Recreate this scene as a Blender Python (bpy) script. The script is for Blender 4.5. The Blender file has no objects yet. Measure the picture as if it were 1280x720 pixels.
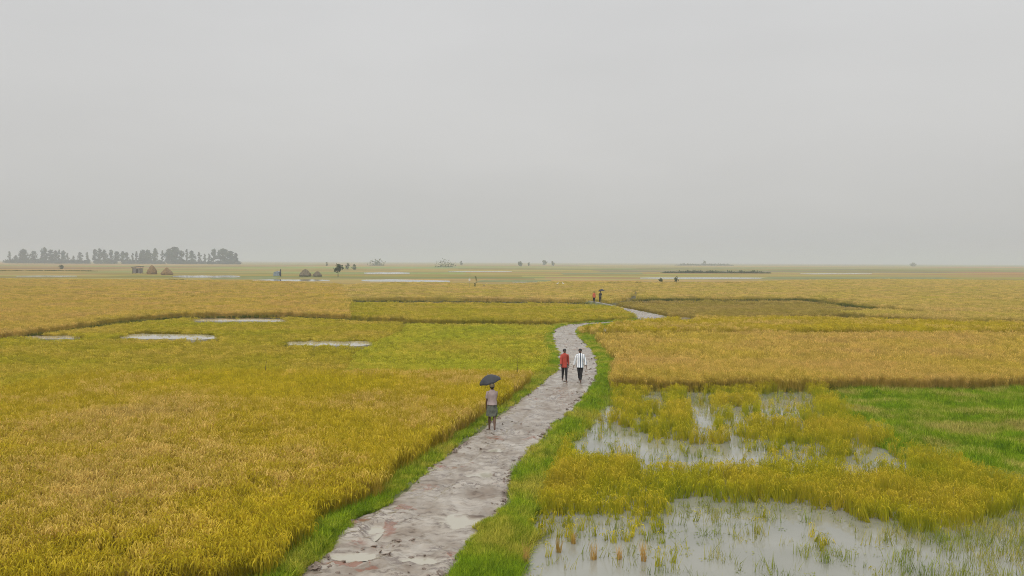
import bpy, bmesh, math, random
import numpy as np
from mathutils import Vector, Matrix

random.seed(7)
RNG = np.random.default_rng(7)
SC = bpy.context.scene
COL = SC.collection
R = math.radians

# ------------------------------------------------------------------ camera
F_PX, CX, CY, CAM_H = 1050.0, 640.0, 360.0, 6.0
HORIZON = 327.0
PITCH = math.atan((CY - HORIZON) / F_PX)
ROLL = 0.0042
Fv = Vector((0, math.cos(PITCH), -math.sin(PITCH)))
U0 = Vector((0, math.sin(PITCH), math.cos(PITCH)))
R0 = Vector((1, 0, 0))
Rv = R0 * math.cos(ROLL) + U0 * math.sin(ROLL)
Uv = -R0 * math.sin(ROLL) + U0 * math.cos(ROLL)
CAM = Vector((0, 0, CAM_H))
cam_d = bpy.data.cameras.new('camera')
cam = bpy.data.objects.new('camera', cam_d)
COL.objects.link(cam)
m = Matrix((Rv, Uv, -Fv)).transposed().to_4x4()
m.translation = CAM
cam.matrix_world = m
cam_d.sensor_width = 36
cam_d.lens = 36 * F_PX / 1280
cam_d.clip_end = 60000
cam_d.clip_start = 0.1
SC.camera = cam


def P(px, py, z=0.0):
    """The point of the level z that the photograph shows at a pixel."""
    d = Fv + Rv * ((px - CX) / F_PX) + Uv * ((CY - py) / F_PX)
    t = (z - CAM_H) / d.z
    return CAM + d * t


def PD(px, dist, z=0.0):
    """The point of the level z at a pixel column and a distance."""
    x = (px - CX) / F_PX * dist
    return Vector((x, dist, z))


def px_of(X, Y, Z):
    """Vectorised: pixel of world points."""
    dx, dy, dz = X - CAM.x, Y - CAM.y, Z - CAM.z
    f = dx * Fv.x + dy * Fv.y + dz * Fv.z
    r = dx * Rv.x + dy * Rv.y + dz * Rv.z
    u = dx * Uv.x + dy * Uv.y + dz * Uv.z
    return CX + F_PX * r / f, CY - F_PX * u / f


# ------------------------------------------------------------------ helpers
def tag(o, label=None, cat=None, group=None, kind=None):
    if label: o['label'] = label
    if cat: o['category'] = cat
    if group: o['group'] = group
    if kind: o['kind'] = kind
    return o


def link(name, me, parent=None, mat=None):
    o = bpy.data.objects.new(name, me)
    COL.objects.link(o)
    if parent: o.parent = parent
    if mat:
        me.materials.clear()
        for q in (mat if isinstance(mat, (list, tuple)) else [mat]):
            me.materials.append(q)
    return o


def mesh_from(name, verts, faces, smooth=False, midx=None):
    me = bpy.data.meshes.new(name)
    me.from_pydata([tuple(v) for v in verts], [], [tuple(f) for f in faces])
    if smooth: me.polygons.foreach_set('use_smooth', [True] * len(me.polygons))
    if midx is not None: me.polygons.foreach_set('material_index', list(midx))
    me.update()
    return me


def empty(name, loc, rz=0.0):
    o = bpy.data.objects.new(name, None)
    COL.objects.link(o)
    o.location = loc
    o.rotation_euler = (0, 0, rz)
    o.empty_display_size = 0.2
    return o


def copy_tree(o, parent=None):
    c = o.copy()
    COL.objects.link(c)
    if parent: c.parent = parent
    for ch in o.children:
        copy_tree(ch, c)
    return c


class MB:
    """A bag of lofted tubes, boxes and quads that becomes one mesh."""

    def __init__(self):
        self.v, self.f = [], []

    def ring_loft(self, rings, close=True, cap=True):
        n = len(rings[0])
        b = len(self.v)
        for r in rings: self.v.extend(r)
        for i in range(len(rings) - 1):
            for j in range(n if close else n - 1):
                a = b + i * n + j
                c = b + i * n + (j + 1) % n
                self.f.append((a, c, c + n, a + n))
        if cap:
            self.f.append(tuple(b + j for j in reversed(range(n))))
            self.f.append(tuple(b + (len(rings) - 1) * n + j for j in range(n)))

    def tube(self, pts, radii, n=8, cap=True):
        pts = [Vector(p) for p in pts]
        rings = []
        ref = Vector((0.31, 0.77, 0.21)).normalized()
        for i, p in enumerate(pts):
            t = (pts[min(i + 1, len(pts) - 1)] - pts[max(i - 1, 0)]).normalized()
            a = t.cross(ref)
            if a.length < 0.1: a = t.cross(Vector((1, 0, 0)))
            a.normalize()
            c = t.cross(a)
            rad = radii[i]
            rings.append([p + (a * math.cos(k * math.tau / n) + c * math.sin(k * math.tau / n)) * rad for k in range(n)])
        self.ring_loft(rings, True, cap)

    def ellipse_loft(self, secs, n=16, fold=0.0, nf=9, cap=False, ph=0.0):
        """secs: (x, y, z, rx, ry) horizontal sections"""
        rings = []
        for q, (x, y, z, rx, ry) in enumerate(secs):
            ring = []
            for k in range(n):
                a = k * math.tau / n
                w = 1 + fold * math.sin(nf * a + ph + q * 0.5)
                ring.append(Vector((x + rx * w * math.cos(a), y + ry * w * math.sin(a), z)))
            rings.append(ring)
        self.ring_loft(rings, True, cap)

    def box(self, c, s, rz=0.0):
        b = len(self.v)
        ca, sa = math.cos(rz), math.sin(rz)
        for dz in (-1, 1):
            for dx, dy in ((-1, -1), (1, -1), (1, 1), (-1, 1)):
                x, y = dx * s[0] / 2, dy * s[1] / 2
                self.v.append(Vector((c[0] + x * ca - y * sa, c[1] + x * sa + y * ca, c[2] + dz * s[2] / 2)))
        for f in ((3, 2, 1, 0), (4, 5, 6, 7), (0, 1, 5, 4), (1, 2, 6, 5), (2, 3, 7, 6), (3, 0, 4, 7)):
            self.f.append(tuple(b + i for i in f))

    def quad(self, c, a, b_):
        i = len(self.v)
        self.v += [c - a - b_, c + a - b_, c + a + b_, c - a + b_]
        self.f.append((i, i + 1, i + 2, i + 3))

    def ball(self, c, rx, ry, rz, n=10, m_=7):
        rings = []
        for i in range(m_ + 1):
            t = math.pi * (0.04 + 0.92 * i / m_)
            rings.append([Vector((c[0] + rx * math.sin(t) * math.cos(k * math.tau / n),
                                  c[1] + ry * math.sin(t) * math.sin(k * math.tau / n),
                                  c[2] - rz * math.cos(t))) for k in range(n)])
        self.ring_loft(rings)

    def build(self, name, mat, parent=None, smooth=True):
        me = mesh_from(name, self.v, self.f, smooth)
        return link(name, me, parent, mat)


# vectorised value noise
_PERM = RNG.random((256, 256))


def vnoise(x, y):
    xi, yi = np.floor(x).astype(int), np.floor(y).astype(int)
    fx, fy = x - xi, y - yi
    fx, fy = fx * fx * (3 - 2 * fx), fy * fy * (3 - 2 * fy)
    g = lambda a, b: _PERM[a & 255, b & 255]
    return (g(xi, yi) * (1 - fx) + g(xi + 1, yi) * fx) * (1 - fy) + (g(xi, yi + 1) * (1 - fx) + g(xi + 1, yi + 1) * fx) * fy


def fbm(x, y, o=4):
    s, a, t = 0, 0.5, 0
    for i in range(o):
        s = s + a * vnoise(x * 2 ** i + 17.3 * i, y * 2 ** i + 5.1 * i)
        t += a
        a *= 0.5
    return s / t


def in_poly(x, y, poly):
    c = np.zeros(x.shape, bool)
    n = len(poly)
    for i in range(n):
        x1, y1 = poly[i]
        x2, y2 = poly[(i + 1) % n]
        if y1 == y2: continue
        k = ((y1 > y) != (y2 > y)) & (x < (x2 - x1) * (y - y1) / (y2 - y1) + x1)
        c ^= k
    return c


# ------------------------------------------------------------------ materials
class NT:
    def __init__(self, name):
        self.m = bpy.data.materials.new(name)
        self.m.use_nodes = True
        self.t = self.m.node_tree
        self.t.nodes.clear()
        self.out = self.t.nodes.new('ShaderNodeOutputMaterial')

    def n(self, typ, **kw):
        x = self.t.nodes.new(typ)
        for k, v in kw.items(): setattr(x, k, v)
        return x

    def l(self, a, b): self.t.links.new(a, b)

    def noise(self, vec, scale, detail=3, rough=0.55):
        x = self.n('ShaderNodeTexNoise')
        x.inputs['Scale'].default_value = scale
        x.inputs['Detail'].default_value = detail
        x.inputs['Roughness'].default_value = rough
        if vec: self.l(vec, x.inputs['Vector'])
        return x.outputs['Fac']

    def ramp(self, fac, stops):
        x = self.n('ShaderNodeValToRGB')
        e = x.color_ramp.elements
        while len(e) > 1: e.remove(e[-1])
        e[0].position, e[0].color = stops[0][0], (*stops[0][1], 1)
        for p, c in stops[1:]:
            q = e.new(p)
            q.color = (*c, 1)
        self.l(fac, x.inputs['Fac'])
        return x.outputs['Color']

    def math(self, op, a, b):
        x = self.n('ShaderNodeMath', operation=op)
        for i, s in enumerate((a, b)):
            if isinstance(s, (int, float)): x.inputs[i].default_value = s
            else: self.l(s, x.inputs[i])
        return x.outputs[0]

    def mix(self, fac, a, b, mode='MIX'):
        x = self.n('ShaderNodeMix', data_type='RGBA', blend_type=mode)
        for s, v in ((x.inputs['Factor'], fac), (x.inputs['A'], a), (x.inputs['B'], b)):
            if isinstance(v, (int, float)): s.default_value = v
            elif isinstance(v, tuple): s.default_value = (*v, 1)
            else: self.l(v, s)
        return x.outputs['Result']

    def scale_col(self, col, fac):
        x = self.n('ShaderNodeVectorMath', operation='SCALE')
        self.l(col, x.inputs[0])
        self.l(fac, x.inputs['Scale'])
        return x.outputs[0]

    def bsdf(self, col, rough=0.6, spec=0.5, normal=None):
        x = self.n('ShaderNodeBsdfPrincipled')
        for k, v in (('Base Color', col), ('Roughness', rough), ('Specular IOR Level', spec)):
            if isinstance(v, tuple): x.inputs[k].default_value = (*v, 1)
            elif isinstance(v, (int, float)): x.inputs[k].default_value = v
            else: self.l(v, x.inputs[k])
        if normal: self.l(normal, x.inputs['Normal'])
        return x.outputs[0]

    def bump(self, h, strength, dist):
        x = self.n('ShaderNodeBump')
        x.inputs['Strength'].default_value = strength
        x.inputs['Distance'].default_value = dist
        self.l(h, x.inputs['Height'])
        return x.outputs[0]

    def done(self, s):
        self.l(s, self.out.inputs['Surface'])
        return self.m


def simple(name, col, rough=0.7, var=0.25, scale=6.0, spec=0.3):
    t = NT(name)
    tc = t.n('ShaderNodeTexCoord').outputs['Object']
    f = t.noise(tc, scale, 4)
    a = tuple(c * (1 - var) for c in col)
    b = tuple(min(1, c * (1 + var)) for c in col)
    return t.done(t.bsdf(t.ramp(f, [(0.3, a), (0.7, b)]), rough, spec))


def plant_mat(name, stops, scale=0.12, fine=1.3, trans=0.35, vary=0.5):
    """Thin leaf: colour wanders over the land with noise and from plant to plant."""
    t = NT(name)
    pos = t.n('ShaderNodeNewGeometry').outputs['Position']
    big = t.noise(pos, scale, 3)
    small = t.noise(pos, fine, 2)
    rnd = t.n('ShaderNodeObjectInfo').outputs['Random']
    f = t.math('ADD', t.math('MULTIPLY', big, 0.72), t.math('MULTIPLY', small, 0.16))
    f = t.math('ADD', f, t.math('MULTIPLY', rnd, 0.12))
    col = t.ramp(f, stops)
    k = t.math('ADD', t.math('MULTIPLY', rnd, vary), 1 - vary / 2)
    k2 = t.math('ADD', t.math('MULTIPLY', small, 0.5), 0.75)
    col = t.scale_col(col, t.math('MULTIPLY', k, k2))
    d = t.n('ShaderNodeBsdfDiffuse')
    tr = t.n('ShaderNodeBsdfTranslucent')
    t.l(col, d.inputs['Color'])
    t.l(col, tr.inputs['Color'])
    mx = t.n('ShaderNodeMixShader')
    mx.inputs[0].default_value = trans
    t.l(d.outputs[0], mx.inputs[1])
    t.l(tr.outputs[0], mx.inputs[2])
    return t.done(mx.outputs[0])


# ------------------------------------------------------------------ sky, sun, view
SUN_EL, SUN_AZ = 52.0, 205.0     # azimuth clockwise from +Y: behind the camera, to its left
world = bpy.data.worlds.new('World')
SC.world = world
world.use_nodes = True
wt = world.node_tree
wt.nodes.clear()
wo = wt.nodes.new('ShaderNodeOutputWorld')
bg = wt.nodes.new('ShaderNodeBackground')
bg.inputs['Strength'].default_value = 0.1
sky = wt.nodes.new('ShaderNodeTexSky')
sky.sky_type = 'NISHITA'
sky.sun_disc = False
sky.sun_elevation = R(SUN_EL)
sky.sun_rotation = R(SUN_AZ)
sky.dust_density = 6.0
sky.air_density = 1.0
hsv = wt.nodes.new('ShaderNodeHueSaturation')
hsv.inputs['Saturation'].default_value = 0.12
wt.links.new(sky.outputs[0], hsv.inputs['Color'])
tc = wt.nodes.new('ShaderNodeTexCoord')
sep = wt.nodes.new('ShaderNodeSeparateXYZ')
wt.links.new(tc.outputs['Generated'], sep.inputs[0])
ovr = wt.nodes.new('ShaderNodeValToRGB')      # cloud deck: brighter towards the zenith
e = ovr.color_ramp.elements
e[0].position, e[0].color = 0.0, (0.575, 0.573, 0.56, 1)
e[1].position, e[1].color = 0.30, (0.68, 0.682, 0.683, 1)
q = e.new(0.12); q.color = (0.64, 0.635, 0.62, 1)
q = e.new(0.05); q.color = (0.615, 0.61, 0.59, 1)
q = e.new(1.0); q.color = (1.6, 1.6, 1.6, 1)
q = e.new(0.65); q.color = (1.4, 1.4, 1.4, 1)
wt.links.new(sep.outputs['Z'], ovr.inputs['Fac'])
cm = wt.nodes.new('ShaderNodeMapping')
cm.inputs['Scale'].default_value = (1.0, 1.0, 3.5)
wt.links.new(tc.outputs['Generated'], cm.inputs['Vector'])
cn = wt.nodes.new('ShaderNodeTexNoise')
cn.inputs['Scale'].default_value = 1.6
cn.inputs['Detail'].default_value = 4
wt.links.new(cm.outputs[0], cn.inputs['Vector'])
cr = wt.nodes.new('ShaderNodeMapRange')
cr.inputs['From Min'].default_value, cr.inputs['From Max'].default_value = 0.3, 0.7
cr.inputs['To Min'].default_value, cr.inputs['To Max'].default_value = 9.45, 10.55   # x 0.1 = 1
wt.links.new(cn.outputs['Fac'], cr.inputs['Value'])
sc_ = wt.nodes.new('ShaderNodeVectorMath')
sc_.operation = 'SCALE'
wt.links.new(ovr.outputs[0], sc_.inputs[0])
wt.links.new(cr.outputs[0], sc_.inputs['Scale'])
mixw = wt.nodes.new('ShaderNodeMix')
mixw.data_type = 'RGBA'
mixw.inputs['Factor'].default_value = 0.88
wt.links.new(hsv.outputs[0], mixw.inputs['A'])
wt.links.new(sc_.outputs[0], mixw.inputs['B'])
wt.links.new(mixw.outputs['Result'], bg.inputs['Color'])
wt.links.new(bg.outputs[0], wo.inputs['Surface'])

sl = bpy.data.lights.new('sun', 'SUN')
sl.energy = 1.4
sl.angle = R(25)
sl.color = (1.0, 0.96, 0.90)
sun = bpy.data.objects.new('sun', sl)
COL.objects.link(sun)
az, el = R(SUN_AZ), R(SUN_EL)
to_sun = Vector((math.sin(az) * math.cos(el), math.cos(az) * math.cos(el), math.sin(el)))
sun.rotation_euler = to_sun.to_track_quat('Z', 'Y').to_euler()
sun.location = (0, 0, 30)

vs = SC.view_settings
SC.display_settings.display_device = 'sRGB'
vs.view_transform = 'Standard'
vs.look = 'None'
vs.gamma = 1
vs.use_curve_mapping = False
vs.exposure = 0.0
SC.cycles.use_denoising = True
SC.cycles.denoiser = 'OPENIMAGEDENOISE'
SC.cycles.denoising_prefilter = 'NONE'
SC.cycles.denoising_input_passes = 'RGB_ALBEDO_NORMAL'
SC.cycles.pixel_filter_type = 'BLACKMAN_HARRIS'
SC.cycles.filter_width = 1.0
SC.cycles.use_adaptive_sampling = False
SC.cycles.max_bounces = 6
SC.cycles.diffuse_bounces = 3
SC.cycles.volume_bounces = 1
SC.cycles.transmission_bounces = 4

# ------------------------------------------------------------------ path line
PADDY = -0.30          # floor of the paddies, the path is level 0
left_px = [(330, 765), (375, 720), (412, 682), (436, 655), (483, 630), (530, 590), (590, 545), (650, 500), (682, 474), (696, 458), (697, 446),
           (692, 430), (689, 419), (694, 411.5), (706, 406.5), (726, 404.2), (760, 402.2), (795, 400.4), (797, 397.0), (790, 391.5), (783, 387.4), (766, 382.6), (749, 378.5),
           (700, 371.5), (640, 366)]
right_px = [(525, 765), (560, 720), (588, 684), (603, 656), (629, 636), (646, 585), (684, 540), (722, 504), (744, 474), (749, 458), (746, 446),
            (737, 433), (727, 423), (721, 416), (723, 410.5), (734, 406.8), (765, 404.6), (805, 403.0), (837, 400.4), (830, 395.0), (799, 388.3), (771, 383.0), (753, 378.6),
            (712, 371.5), (650, 366)]


def resample(pts, n):
    pts = np.array([[p.x, p.y] for p in pts])
    # Catmull-Rom through the points, by index so that both edges stay paired
    out = []
    k = len(pts)
    for s in np.linspace(0, k - 1, n):
        i = min(int(s), k - 2)
        t = s - i
        p0, p1, p2, p3 = pts[max(i - 1, 0)], pts[i], pts[i + 1], pts[min(i + 2, k - 1)]
        out.append(0.5 * ((2 * p1) + (-p0 + p2) * t + (2 * p0 - 5 * p1 + 4 * p2 - p3) * t * t + (-p0 + 3 * p1 - 3 * p2 + p3) * t ** 3))
    return np.array(out)


NS = 1400
EL = resample([P(*p) for p in left_px], NS)
ER = resample([P(*p) for p in right_px], NS)
CL = (EL + ER) / 2
TG = np.gradient(CL, axis=0)
for _ in range(3): TG[1:-1] = (TG[:-2] + TG[1:-1] + TG[2:]) / 3
TG /= np.linalg.norm(TG, axis=1)[:, None]
NRM = np.stack([TG[:, 1], -TG[:, 0]], -1)          # to the right of the walking direction
NRM *= np.sign((NRM * (ER - EL)).sum(1))[:, None]
HW = np.abs(((ER - EL) * NRM).sum(1)) / 2


def path_dist(x, y):
    """Signed distance to the nearest path edge (negative on the path) and the side (+1 right)."""
    x, y = np.atleast_1d(x), np.atleast_1d(y)
    best = np.full(x.shape, 1e9)
    side = np.zeros(x.shape)
    step = 4
    for i in range(0, NS, step):
        dx, dy = x - CL[i, 0], y - CL[i, 1]
        d = np.hypot(dx, dy) - HW[i]
        k = d < best
        if k.any():
            best[k] = d[k]
            ax = NRM[i]
            side[k] = np.sign(dx[k] * ax[0] + dy[k] * ax[1])
    return best, side


# puddles on the path: photo position, half sizes along x and y in metres
PUDDLES = [
    (572, 650, 0.50, 0.36, 'large milky puddle at the right edge of the muddy path'),
    (466, 662, 0.16, 0.55, 'narrow milky puddle in the rut beside the red clods'),
    (428, 694, 0.55, 0.17, 'long thin puddle in the path by its left edge'),
    (532, 699, 0.42, 0.20, 'shallow pale puddle in the middle of the near path'),
    (602, 592, 0.34, 0.26, 'small puddle at the right path edge in front of the grass'),
    (620, 563, 0.30, 0.22, 'small puddle on the path a few steps behind the umbrella walker'),
]
PUD = [(P(a, b), c, d, lab) for a, b, c, d, lab in PUDDLES]


def path_z(x, y, u):
    """Height of the mud; u runs -1..1 across."""
    z = (fbm(x * 1.1, y * 1.1, 3) - 0.5) * 0.10 + (fbm(x * 5.5 + 9, y * 3.5, 3) - 0.5) * 0.10
    z += -0.03 * np.exp(-((u + 0.45) / 0.16) ** 2) - 0.03 * np.exp(-((u - 0.45) / 0.16) ** 2)
    z += -0.045 * np.exp(-((u + 0.30 + .25 * (fbm(y * .25, x * 0 + 3.3, 2) - .5)) / 0.09) ** 2) * (fbm(y * .5 + 9, x * 0, 2) > .42)
    rid = np.abs(fbm(x * 2.3 + 40, y * 1.6 + 11, 3) - 0.5)
    z += np.clip(0.05 - rid, 0, 1) * 0.7 * (fbm(x * .4, y * .4 + 7, 2) > 0.47)
    for p, a, b, _ in PUD:
        r = np.sqrt(((x - p.x) / a) ** 2 + ((y - p.y) / b) ** 2) + (fbm(x * 3.2 + 3, y * 2.6, 4) - 0.5) * 2.2
        k = np.clip(1.35 - r, 0, 1)
        z = z * (1 - .8 * k) + (-0.072) * k
    return z


NU = 56
us = np.linspace(-1.12, 1.12, NU)
rows_sel = np.arange(NS)
GX = CL[:, None, 0] + (ER - EL)[:, None, 0] / 2 * us[None, :]
GY = CL[:, None, 1] + (ER - EL)[:, None, 1] / 2 * us[None, :]
UU = np.broadcast_to(us[None, :], GX.shape)
GZ = path_z(GX, GY, UU)
edge = np.clip((np.abs(UU) - 0.88) / 0.24, 0, 1)
GZ = GZ - edge ** 1.5 * 0.12
vv = np.stack([GX, GY, GZ], -1).reshape(-1, 3)
idx = np.arange(NS * NU).reshape(NS, NU)
ff = np.stack([idx[:-1, :-1], idx[:-1, 1:], idx[1:, 1:], idx[1:, :-1]], -1).reshape(-1, 4)
me = mesh_from('path', vv.tolist(), ff.tolist(), True)
rim_ = np.zeros(len(vv))
for p, a, b, _ in PUD:
    near = np.hypot(vv[:, 0] - p.x, vv[:, 1] - p.y) < 2
    x_, y_, z_ = vv[near].T
    rim_[near] = np.maximum(rim_[near], np.clip(1 - np.abs(z_ + .004) / .016, 0, 1) * (np.hypot((x_ - p.x) / a, (y_ - p.y) / b) < 1.9))
film_ = np.zeros(len(vv))
for p, a, b, _ in PUD:
    near = np.hypot(vv[:, 0] - p.x, vv[:, 1] - p.y) < 2.5
    x_, y_, z_ = vv[near].T
    film_[near] = np.maximum(film_[near], np.clip((-.012 - z_) / .03, 0, 1) * np.clip(2.2 - np.hypot((x_ - p.x) / a, (y_ - p.y) / b), 0, 1))
me.attributes.new('wet_film', 'FLOAT', 'POINT').data.foreach_set('value', film_.astype(np.float32))
me.attributes.new('wet_rim', 'FLOAT', 'POINT').data.foreach_set('value', rim_.astype(np.float32))
t = NT('wet_mud')
pos = t.n('ShaderNodeNewGeometry').outputs['Position']
n1 = t.noise(pos, 0.9, 5, 0.6)
n2 = t.noise(pos, 6.0, 5, 0.65)
n3 = t.noise(pos, 0.55, 3)
mp = t.n('ShaderNodeMapping')
mp.inputs['Scale'].default_value = (1.0, 2.2, 1.0)
t.l(pos, mp.inputs['Vector'])
n4 = t.noise(mp.outputs[0], 2.4, 5, 0.6)
c1 = t.ramp(n1, [(0.32, (0.160, 0.122, 0.088)), (0.5, (0.265, 0.230, 0.185)), (0.68, (0.335, 0.300, 0.250))])
c2 = t.ramp(n4, [(0.34, (0.42, 0.36, 0.31)), (0.44, (0.86, 0.84, 0.82)), (0.56, (1, 1, 1))])
c = t.mix(1.0, c1, c2, 'MULTIPLY')
red = t.ramp(n3, [(0.62, (0, 0, 0)), (0.68, (1, 1, 1))])
redm = t.math('MULTIPLY', red, t.ramp(n2, [(0.45, (0, 0, 0)), (0.6, (1, 1, 1))]))
def spot(p, rx, ry):
    d_ = t.n('ShaderNodeVectorMath', operation='SUBTRACT'); t.l(pos, d_.inputs[0]); d_.inputs[1].default_value = (p.x, p.y, 0)
    m_ = t.n('ShaderNodeVectorMath', operation='MULTIPLY'); t.l(d_.outputs[0], m_.inputs[0]); m_.inputs[1].default_value = (1 / rx, 1 / ry, 0)
    l_ = t.n('ShaderNodeVectorMath', operation='LENGTH'); t.l(m_.outputs[0], l_.inputs[0])
    return t.math('LESS_THAN', t.math('ADD', l_.outputs['Value'], t.math('MULTIPLY', n2, 3.2)), 2.35)
for q_ in ((P(486, 657), .22, .5), (P(432, 703), .5, .16), (P(446, 651), .35, .3), (P(462, 711), .3, .12), (P(505, 634), .25, .3)):
    redm = t.math('MAXIMUM', redm, t.math('MULTIPLY', spot(*q_), .8))
c = t.mix(redm, c, (0.17, 0.062, 0.030))
mpc = t.n('ShaderNodeMapping')
mpc.inputs['Scale'].default_value = (1.0, 1.7, 1.0)
t.l(pos, mpc.inputs['Vector'])
n5 = t.noise(mpc.outputs[0], 1.9, 6, 0.62)
patch = t.ramp(t.noise(pos, 0.42, 2), [(0.46, (0, 0, 0)), (0.54, (1, 1, 1))])
crk = t.math('LESS_THAN', t.math('ABSOLUTE', t.math('SUBTRACT', n5, 0.5), 0), t.math('MULTIPLY', t.math('SUBTRACT', n1, 0.42), 0.20))
c = t.mix(t.math('MULTIPLY', t.math('MULTIPLY', crk, patch), 0.85), c, (0.10, 0.072, 0.055))
film = t.n('ShaderNodeAttribute', attribute_name='wet_film').outputs['Fac']
c = t.mix(t.math('MULTIPLY', film, 0.75), c, (0.335, 0.305, 0.25))
rim = t.n('ShaderNodeAttribute', attribute_name='wet_rim').outputs['Fac']
c = t.mix(t.math('MULTIPLY', rim, t.ramp(n5, [(0.44, (0, 0, 0)), (0.54, (1, 1, 1))])), c, (0.085, 0.058, 0.042))
rg = t.ramp(n1, [(0.35, (0.50, 0.50, 0.50)), (0.55, (0.22, 0.22, 0.22))])
MUD = t.done(t.bsdf(c, rg, 0.5, t.bump(n2, 0.35, 0.02)))
tag(link('path', me, None, MUD), 'wet grey muddy footpath winding between the rice fields', 'path', kind='structure')

t = NT('milky_water')
pos = t.n('ShaderNodeNewGeometry').outputs['Position']
PUDW = t.done(t.bsdf((0.335, 0.31, 0.245), 0.05, 0.5, t.bump(t.noise(pos, 7.0, 3), 0.05, 0.02)))
for p, a, b, lab in PUD:
    ring = []
    n = 40
    vts = [(p.x, p.y, -0.040)]
    for k in range(n):
        th = k * math.tau / n
        vts.append((p.x + a * 1.6 * math.cos(th), p.y + b * 1.6 * math.sin(th), -0.040))
    me = mesh_from('puddle', vts, [(0, 1 + k, 1 + (k + 1) % n) for k in range(n)])
    tag(link('puddle', me, None, PUDW), lab, 'puddle', kind='structure')

# ------------------------------------------------------------------ ground sheet
PLOT = [(0.36, 0.27, 0.095), (0.40, 0.30, 0.13), (0.30, 0.24, 0.07), (0.24, 0.22, 0.07), (0.42, 0.31, 0.11), (0.33, 0.25, 0.09),
        (0.20, 0.20, 0.085), (0.38, 0.30, 0.16), (0.37, 0.285, 0.12), (0.28, 0.23, 0.10)]
PLOT = [(a * .74, b * .72, c * .50) for a, b, c in PLOT]


def ground_z(y):
    s = np.clip((y - 195) / 33, 0, 1)
    return PADDY + (0.35 - PADDY) * s * s * (3 - 2 * s)


gv, gf, gc = [], [], []
rr = random.Random(3)
ys = [-60.0, 8.0, 195.0, 203, 211, 219, 228, 239]
y = 250.0
while y < 15000:
    ys.append(y)
    y += max(9, y * rr.uniform(0.035, 0.13))
ys.append(15500.0)
for i in range(len(ys) - 1):
    y0, y1 = ys[i], ys[i + 1]
    if y0 < 245:
        xs = [-15500, -200, 0, 200, 15500]
    else:
        xs, x = [-15500.0, -y1 * 1.1], -y1 * 1.1
        while x < y1 * 1.1:
            x += y0 * rr.uniform(0.12, 0.6)
            xs.append(x)
        xs.append(15500.0)
    base = rr.choice(PLOT)
    for j in range(len(xs) - 1):
        b = len(gv)
        z0, z1 = float(ground_z(np.array(y0))), float(ground_z(np.array(y1)))
        gv += [(xs[j], y0, z0), (xs[j + 1], y0, z0), (xs[j + 1], y1, z1), (xs[j], y1, z1)]
        gf.append((b, b + 1, b + 2, b + 3))
        if y0 < 200: c = (0.085, 0.075, 0.03)
        elif y0 < 245: c = (0.27, 0.20, 0.06)
        else:
            c = rr.choice(PLOT)
            c = tuple((0.55 * p + 0.45 * q) * rr.choice((1, 1, 1.18, .72)) for p, q in zip(c, base))
        gc.append(c)
me = mesh_from('ground', gv, gf)
ca = me.color_attributes.new('plot_colour', 'FLOAT_COLOR', 'CORNER')
buf = np.ones((len(me.loops), 4), np.float32)
for i, c in enumerate(gc): buf[4 * i:4 * i + 4, :3] = c
ca.data.foreach_set('color', buf.ravel())
t = NT('farmland')
at = t.n('ShaderNodeAttribute', attribute_name='plot_colour').outputs['Color']
pos = t.n('ShaderNodeNewGeometry').outputs['Position']
mp = t.n('ShaderNodeMapping')
mp.inputs['Scale'].default_value = (0.03, 0.08, 1)
t.l(pos, mp.inputs['Vector'])
na = t.noise(mp.outputs[0], 1.0, 5, 0.6)
nb = t.noise(pos, 0.9, 4, 0.7)
k = t.math('ADD', t.math('MULTIPLY', na, 0.9), t.math('MULTIPLY', nb, 0.5))
k = t.math('ADD', k, 0.3)
GROUND = t.done(t.bsdf(t.scale_col(at, k), 0.95, 0.1, t.bump(nb, 0.4, 0.3)))
tag(link('ground', me, None, GROUND), 'flat farmland reaching the hazy horizon', 'ground', kind='structure')

# verge banks: earth slopes from the path down to the paddies
t = NT('verge_soil')
pos = t.n('ShaderNodeNewGeometry').outputs['Position']
SOIL = t.done(t.bsdf(t.ramp(t.noise(pos, 3, 4), [(0.3, (0.07, 0.085, 0.03)), (0.7, (0.13, 0.14, 0.05))]), 0.9, 0.2))
for sgn, E, lab in ((-1, EL, 'grassy earth bank on the left of the path'), (1, ER, 'grassy earth bank on the right of the path')):
    ax = NRM * sgn
    sel = np.arange(0, NS, 6)
    prof = [(-0.12, -0.09), (0.05, -0.03), (0.42, -0.07), (0.78, -0.2), (1.25, -0.38)]
    vts, fcs = [], []
    for i in sel:
        for o, z in prof:
            p = E[i] + ax[i] * o
            vts.append((p[0], p[1], z + (0.0 if o < 0 else 0.03 * (random.random() - .5))))
    npf = len(prof)
    for a in range(len(sel) - 1):
        for b in range(npf - 1):
            q = a * npf + b
            fcs.append((q, q + 1, q + npf + 1, q + npf))
    tag(link('path_bank', mesh_from('path_bank', vts, fcs, True), None, SOIL), lab, 'bank', kind='structure')


# ------------------------------------------------------------------ scattering
_ng = {}


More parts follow.
